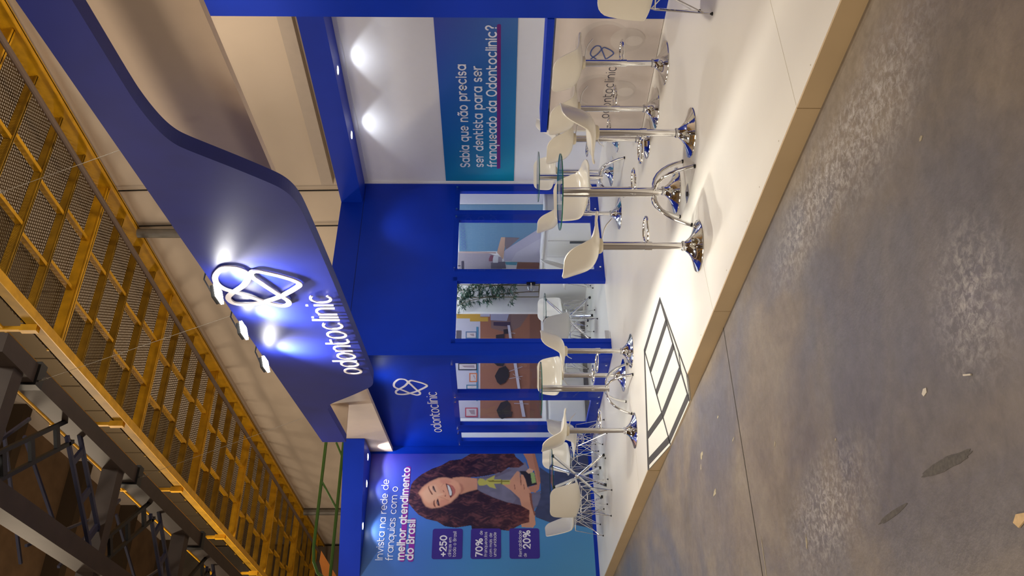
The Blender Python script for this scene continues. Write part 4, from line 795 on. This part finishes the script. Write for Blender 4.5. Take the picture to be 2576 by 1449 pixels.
def make_stool():
    r = empty('bar_stool', (0, 0, 0), 0, 'x', 'bar stool', 'white shell bar stools')
    base = [(.0, .012), (.195, .012)]
    MB().lathe([(0, 0), (.192, 0), (.195, .004), (.193, .009), (.17, .016), (.13, .028), (.09, .046), (.06, .068), (.042, .090), (.034, .10), (.034, .112), (0, .112)], 40).build('base_disc', CHROME, r, smooth=True)
    MB().lathe([(.030, .10), (.038, .105), (.038, .118), (.0305, .122), (.030, .10)], 24).build('base_collar', STEEL, r, smooth=True)
    MB().tube([(0, 0, .11), (0, 0, .37)], .0265, 24).build('lower_pole', CHROME, r, smooth=True)
    MB().tube([(0, 0, .362), (0, 0, .372)], .0335, 24).build('pole_ring', BLACK, r, smooth=True)
    MB().tube([(0, 0, .372), (0, 0, .715)], .0315, 24).build('upper_pole', CHROME, r, smooth=True)
    pts = [(.0, .028, .372), (.045, .05, .374), (.085, .09, .376), (.10, .145, .378), (.085, .20, .378), (.045, .23, .378), (0, .24, .378), (-.045, .23, .378), (-.085, .20, .378), (-.10, .145, .378), (-.085, .09, .376), (-.045, .05, .374)]
    MB().tube(pts, .009, 8, closed=True).build('foot_ring', CHROME, r, smooth=True)
    MB().tube([(0, 0, .345), (0, 0, .398)], .0345, 20).build('ring_clamp', CHROME, r, smooth=True)
    MB().lathe([(.0, .710), (.042, .712), (.055, .722), (.06, .742), (0, .746)], 24).build('seat_mount', mat('cream_plastic', 'd0c6ae', .4), r, smooth=True)
    MB().tube([(.03, .03, .718), (.08, .09, .705), (.105, .115, .690), (.14, .15, .650)], .005, 6).build('lever', STEEL, r, smooth=True)
    s_ = shell('seat_shell', STOOL, r); s_.data.transform(Matrix.Translation((0, 0, .722)))
    index(r); return r
def make_chair():
    r = empty('shell_chair', (0, 0, 0), 0, 'x', 'chair', 'white shell chairs on wire legs')
    shell('seat_shell', CHAIR, r)
    for sx, sy in ((-1, 1), (1, 1), (-1, -1), (1, -1)):
        f = Vector((.175 * sx, .20 * sy, .012)); mb = MB()
        mb.tube([f, Vector((.155 * sx, .135 * sy, .395))], .0045, 6).tube([f + Vector((-.006 * sx, -.008 * sy, .05)), Vector((.05 * sx, .02 * sy, .30)), Vector((-.04 * sx, -.03 * sy, .40))], .0045, 6)
        mb.tube([f + Vector((0, 0, .0)), Vector((.15 * sx, -.02 * sy, .395))], .0045, 6)
        l = mb.build('leg', CHROME, r, smooth=True)
        MB().lathe([(0, 0), (.012, 0), (.012, .006), (.006, .018), (0, .022)], 10, (f.x, f.y)).build('foot_pad', BLACK, l)
    q = .15
    MB().tube([(-.155, .135, .395), (.155, .135, .395), (.155, -.135, .395), (-.155, -.135, .395)], .005, 6, closed=True).tube([(-.05, .02, .30), (.05, .02, .30), (.05, -.02, .30), (-.05, -.02, .30)], .0045, 6, closed=True).tube([(-.155, .02, .395), (-.05, .02, .30), (.05, .02, .30), (.155, .02, .395)], .0045, 6).build('wire_frame', CHROME, r, smooth=True)
    index(r); return r
def place(proto, flag, x, y, face, lab, grp=None):
    rz = math.atan2(face[1], face[0]) - math.pi / 2
    if flag: return dup(proto, (x, y, 0), rz, lab, grp)
    proto.location = (x, y, 0); proto.rotation_euler = (0, 0, rz); proto['label'] = lab
    if grp: proto['group'] = grp
    return proto
T1 = (-5.397, 4.288); T2 = (-8.149, 6.705); T3 = (-8.928, 4.286)
st = make_stool(); F_ = Vector((-.846, .533)); R_v = Vector((.533, .846))
def dirv(fr, fw): v = R_v * fr + F_ * fw; return (v.x, v.y)
g1, g2, g3, g4 = 'stools round the nearest high table', 'stools at the reception counter', 'stools round the far high table', 'stools round the left high table'
place(st, 0, -5.336, 3.732, dirv(.83, .45), 'bar stool left of the nearest high table, closest to the platform edge, seen from behind', g1)
for (x, y, f, lab, g_) in [
    (-5.069, 4.613, dirv(-.90, .42), 'bar stool right of the nearest high table with its grey shaded back to the camera', g1),
    (-5.741, 4.579, dirv(.42, -.85), 'bar stool behind the nearest high table, its seat seen through the glass top', g1),
    (-5.522, 5.853, dirv(.83, .50), 'bar stool at the counter beside the tall blue block', g2),
    (-6.068, 5.827, dirv(.85, .45), 'middle bar stool of the three at the counter', g2),
    (-6.569, 5.893, dirv(.85, .45), 'bar stool at the open left end of the counter', g2),
    (-8.54, 6.455, dirv(.88, .40), 'bar stool left of the far high table before the side windows', g3),
    (-8.833, 7.365, dirv(.15, -.95), 'bar stool behind the far high table, facing the camera', g3),
    (-8.213, 7.392, dirv(-.95, -.1), 'bar stool right of the far high table against the white wall', g3),
    (-8.632, 4.604, dirv(-.92, .30), 'bar stool right of the left high table, beside the glass door', g4),
    (-9.278, 4.625, dirv(.20, -.95), 'bar stool behind the left high table facing the camera', g4),
    (-8.847, 3.742, dirv(.86, .42), 'bar stool left of the left high table, seen from behind, near the ramp', g4)]:
    place(st, 1, x, y, f, lab, g_)
ch = make_chair()
place(ch, 0, -11.33, 4.67, (-.77, -.55), 'low white shell chair right of the low glass table, behind a bar stool', 'chairs round the low table by the poster')
for (x, y, f, lab, g_) in [
    (-12.38, 4.78, (.80, -.60), 'low white shell chair facing the camera beneath the poster, behind the low table', 'chairs round the low table by the poster'),
    (-11.257, 3.815, (-.77, .64), 'low white shell chair with its back to the camera before the low table', 'chairs round the low table by the poster'),
    (-12.19, 3.847, (.68, .73), 'leftmost low white shell chair, side on, beneath the poster cards', 'chairs round the low table by the poster'),
    (-11.50, 7.50, (-.62, -.78), 'white shell chair in the meeting room by the planter, cut by the door edge', 'chairs of the meeting room'),
    (-11.47, 6.56, (-.65, .76), 'white shell chair in the meeting room with its back to the door', 'chairs of the meeting room'),
    (-12.55, 7.42, (.70, -.71), 'white shell chair behind the meeting room table facing the door', 'chairs of the meeting room'),
    (-12.52, 6.50, (.72, .68), 'white shell chair left of the meeting room table by the cabinet', 'chairs of the meeting room'),
    (-4.091, 5.107, dirv(.35, .94), 'large white shell chair cut off by the view edge, before the tall blue block', 'chairs by the tall blue block')]:
    place(ch, 1, x, y, f, lab, g_)
# ------------------------------------------------------------------ tables
def high_table():
    r = empty('high_table', (0, 0, 0), 0, 'x', 'table', 'round glass topped high tables')
    MB().lathe([(0, 1.0), (.298, 1.0), (.30, 1.002), (.30, 1.008), (.298, 1.01), (0, 1.01)], 56).build('glass_top', TGLASS, r)
    MB().lathe([(.3006, 1.0005), (.3006, 1.0095)], 56).build('top_edge', GEDGE, r, smooth=True)
    MB().lathe([(0, .985), (.07, .988), (.07, .999), (0, .9995)], 28).build('top_plate', CHROME, r, smooth=True)
    MB().tube([(0, 0, .245), (0, 0, .99)], .0375, 28).build('pole', CHROME, r, smooth=True)
    MB().tube([(0, 0, .235), (0, 0, .285)], .041, 24).build('hub', CHROME, r, smooth=True)
    for a in range(4):
        t = a * math.pi / 2; c, s = math.cos(t), math.sin(t); P = [(.03, .262), (.08, .262), (.13, .250), (.18, .222), (.225, .18), (.265, .125), (.295, .065), (.315, .012)]
        l = MB().tube([(c * q, s * q, z) for q, z in P], .0145, 12).build('leg', CHROME, r, smooth=True)
        MB().tube([(c * .314, s * .314, .014), (c * .318, s * .318, 0)], .0155, 10).build('foot_cap', BLACK, l)
    index(r); return r
ht = high_table(); ht.location = (*T1, 0); ht['label'] = 'round glass topped high table on four curved chrome legs, nearest the camera'
dup(ht, (*T2, 0), rad(6), 'far round glass topped high table before the side windows'); dup(ht, (*T3, 0), rad(3), 'round glass topped high table left of the ramp, before the blue windowed wall')
def low_table():
    r = empty('low_table', (0, 0, 0), 0, 'x', 'table', 'low round glass tables on crossed tubes')
    MB().lathe([(0, .73), (.398, .73), (.40, .732), (.40, .738), (.398, .74), (0, .74)], 56).build('glass_top', TGLASS, r)
    MB().lathe([(.4006, .7305), (.4006, .7395)], 56).build('top_edge', GEDGE, r, smooth=True)
    for a in range(4):
        t = rad(35 + a * 90); c, s = math.cos(t), math.sin(t); o = .022 * (1 if a % 2 else -1)
        l = MB().tube([(c * .33 - s * o, s * .33 + c * o, .02), (-s * o * 1.2, c * o * 1.2, .375), (-c * .30 - s * o, -s * .30 + c * o, .71)], .019, 14).build('leg', CHROME, r, smooth=True)
        for q in (0, 1):
            e = (c * .33 - s * o, s * .33 + c * o, .0) if q == 0 else (-c * .30 - s * o, -s * .30 + c * o, .73); e2 = (c * .318 - s * o, s * .318 + c * o, .035) if q == 0 else (-c * .288 - s * o, -s * .288 + c * o, .70)
            MB().tube([e, e2], .021, 12).build('leg_cap', BLACK, l)
    MB().tube([(0, 0, .345), (0, 0, .405)], .045, 18).build('hub', CHROME, r, smooth=True)
    index(r); return r
lo_ = low_table(); lo_.location = (-11.76, 4.29, 0); lo_['label'] = 'low round glass table on crossed chrome tubes before the poster'; lo_.rotation_euler = (0, 0, rad(10))
dup(lo_, (-12.06, 7.03, 0), rad(28), 'low round glass table on crossed chrome tubes inside the meeting room')
# ------------------------------------------------------------------ meeting room contents
def mural(name, data, kind, lab):
    r = empty(name, (0, 0, 0), 0, lab, 'mural'); 
    for i, (c, P) in enumerate(data):
        off = .004 + i * .0005; Q = [(P[k] / 1000, P[k + 1] / 1000) for k in range(0, len(P), 2)]
        vs = [(-13.10 + off, a, b) for a, b in Q] if kind == 'L' else [(a, 8.30 - off, b) for a, b in Q]
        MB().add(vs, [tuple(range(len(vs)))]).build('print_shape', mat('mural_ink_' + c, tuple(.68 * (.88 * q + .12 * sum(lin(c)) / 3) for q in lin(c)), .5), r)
    return r
mL = mural('waiting_room_mural', MURAL_LEFT, 'L', 'mural print of a wood floored waiting room seen through the glass door and left windows')
MB().box(-13.099, -13.07, 5.70, 5.735, .70, 2.2).box(-13.099, -13.07, 5.735, 7.73, .70, .738).box(-13.099, -13.07, 7.71, 7.745, .738, 2.25).build('mural_frame', WHITE, mL)
mR = mural('reception_mural', MURAL_RIGHT, 'R', 'mural print of a pale reception desk seen through the right hand windows')
text_line('print_line', 'odonToclinic', (-11.955, 8.28, 2.015), X, Z, -Y, .80, .062, .07, mat('mural_word_ink', '5566a8', .5), mR, gap=.3, off=.001, round_=False)
cab = empty('low_cabinet', (-11.5, 8.1, 0), 0, 'white low cabinet with black pull under the reception mural', 'cabinet')
lb(MB().box(-11.98, -10.45, 7.92, 8.28, .03, .76), 'body', LACQ, cab)
for x0, x1 in ((-11.97, -11.62), (-11.61, -11.17), (-11.16, -10.46)):
    d_ = lb(MB().box(x0, x1, 7.902, 7.92, .05, .70), 'door', LACQ, cab); lb(MB().box(x1 - .06, x1 - .03, 7.892, 7.902, .10, .36), 'handle', BLACK, d_) if False else None
MB().box(.30, .335, -.225, -.208, .08, .36).build('handle', mat('dark_grey_pull', '4a5058', .5), cab)
lb(MB().box(-12.0, -10.44, 7.895, 8.28, .76, .785), 'top', LACQ, cab)
cab2 = empty('side_cabinet', (-12.9, 6.5, 0), 0, 'white low cabinet under the waiting room mural', 'cabinet')
lb(MB().box(-13.06, -12.90, 5.60, 7.50, .08, .66), 'body', LACQ, cab2)
for y0, y1 in ((5.61, 6.54), (6.56, 7.49)): lb(MB().box(-12.90, -12.885, y0, y1, .10, .64), 'door', LACQ, cab2)
lb(MB().box(-13.06, -12.92, 5.62, 7.48, 0, .08), 'plinth', GREY, cab2)
# planter with bamboo
plt = empty('planter', (-12.6, 8.0, 0), 0, 'long white planter box filled with brown soil beside the mural', 'planter')
lb(MB().box(-13.05, -12.05, 7.78, 7.80, 0, .78).box(-13.05, -12.05, 8.18, 8.20, 0, .78).box(-13.05, -13.03, 7.80, 8.18, 0, .78).box(-12.07, -12.05, 7.80, 8.18, 0, .78), 'box', LACQ, plt)
lb(MB().box(-13.03, -12.07, 7.80, 8.18, .60, .765), 'soil', mat('brown_bark', '5a4628', .9, noise=.4, nscale=40, bump=.5), plt)
BST = mat('bamboo_cane', '6e6242', .5, noise=.15, nscale=10); BLF = mat('bamboo_leaf', '2f5440', .5, noise=.3, nscale=6)
rnd = random.Random(11)
for k_, (x, y, h_, lx, ly) in enumerate([(-12.80, 7.88, 1.45, -.05, .02), (-12.62, 8.0, 1.5, .06, -.03), (-12.70, 8.10, 1.4, .02, -.10), (-12.45, 7.92, 1.45, .10, -.02), (-12.9, 8.05, 1.35, 0, -.12)]):
    bm_ = empty('bamboo', (x, y, .765), 0, ['bamboo cane plant at the left end of the white planter', 'tall middle bamboo with dense dark green leaves in the white planter', 'bamboo leaning back against the wall behind the middle cane', 'bamboo at the right end of the white planter beside the door lock', 'bamboo rising from the back left corner of the planter'][k_], 'plant', 'bamboo in the planter')
    P = [Vector((lx * t * t * 2, ly * t * t * 2, h_ * t)) for t in np.linspace(0, 1, 7)]; MB().tube(P, [.009] * 5 + [.006, .004], 6).build('cane', BST, bm_)
    mb = MB(); tw_ = MB()
    for b in range(44):
        t = rnd.uniform(.42, 1.0) if b > 4 else rnd.uniform(.25, .4); i = min(int(t * 6), 5); c = P[i].lerp(P[i + 1], t * 6 - i); a = rnd.uniform(0, 6.28); L2 = rnd.uniform(.08, .24)
        e = c + Vector((math.cos(a) * L2, math.sin(a) * L2 * .7, rnd.uniform(-.02, .12))); 
        e.y = min(e.y, 8.26 - y); e.x = max(e.x, -13.06 - x); tw_.tube([c, e], .002, 4)
        for q in range(11):
            p = c.lerp(e, rnd.uniform(.3, 1.0)); d = Vector((math.cos(a + rnd.uniform(-1.2, 1.2)), math.sin(a + rnd.uniform(-1.2, 1.2)), rnd.uniform(-.9, .3))).normalized(); ln = rnd.uniform(.05, .10)
            s_ = d.cross(Vector((rnd.uniform(-1, 1), rnd.uniform(-1, 1), 1))).normalized() * ln * .11; tip = p + d * ln; tip.y = min(tip.y, 8.29 - y); tip.x = max(tip.x, -13.09 - x)
            mb.add([p, p + d * ln * .35 + s_, tip, p + d * ln * .35 - s_], [(0, 1, 2, 3)])
    tw_.build('twigs', BST, bm_); lf = mb.build('foliage', BLF, bm_); lf['kind'] = 'stuff'
gl = tag(MB().lathe([(0, -.06), (.04, -.05), (.062, -.02), (.062, .02), (.04, .05), (0, .06)], 16).build('glass_ball', glass_mat('crystal', (.98, 1, .97), 1.6), smooth=True, loc=(-12.35, 7.74, .90)), 'clear glass ball ornament hanging before the bamboo', 'ornament') if False else None
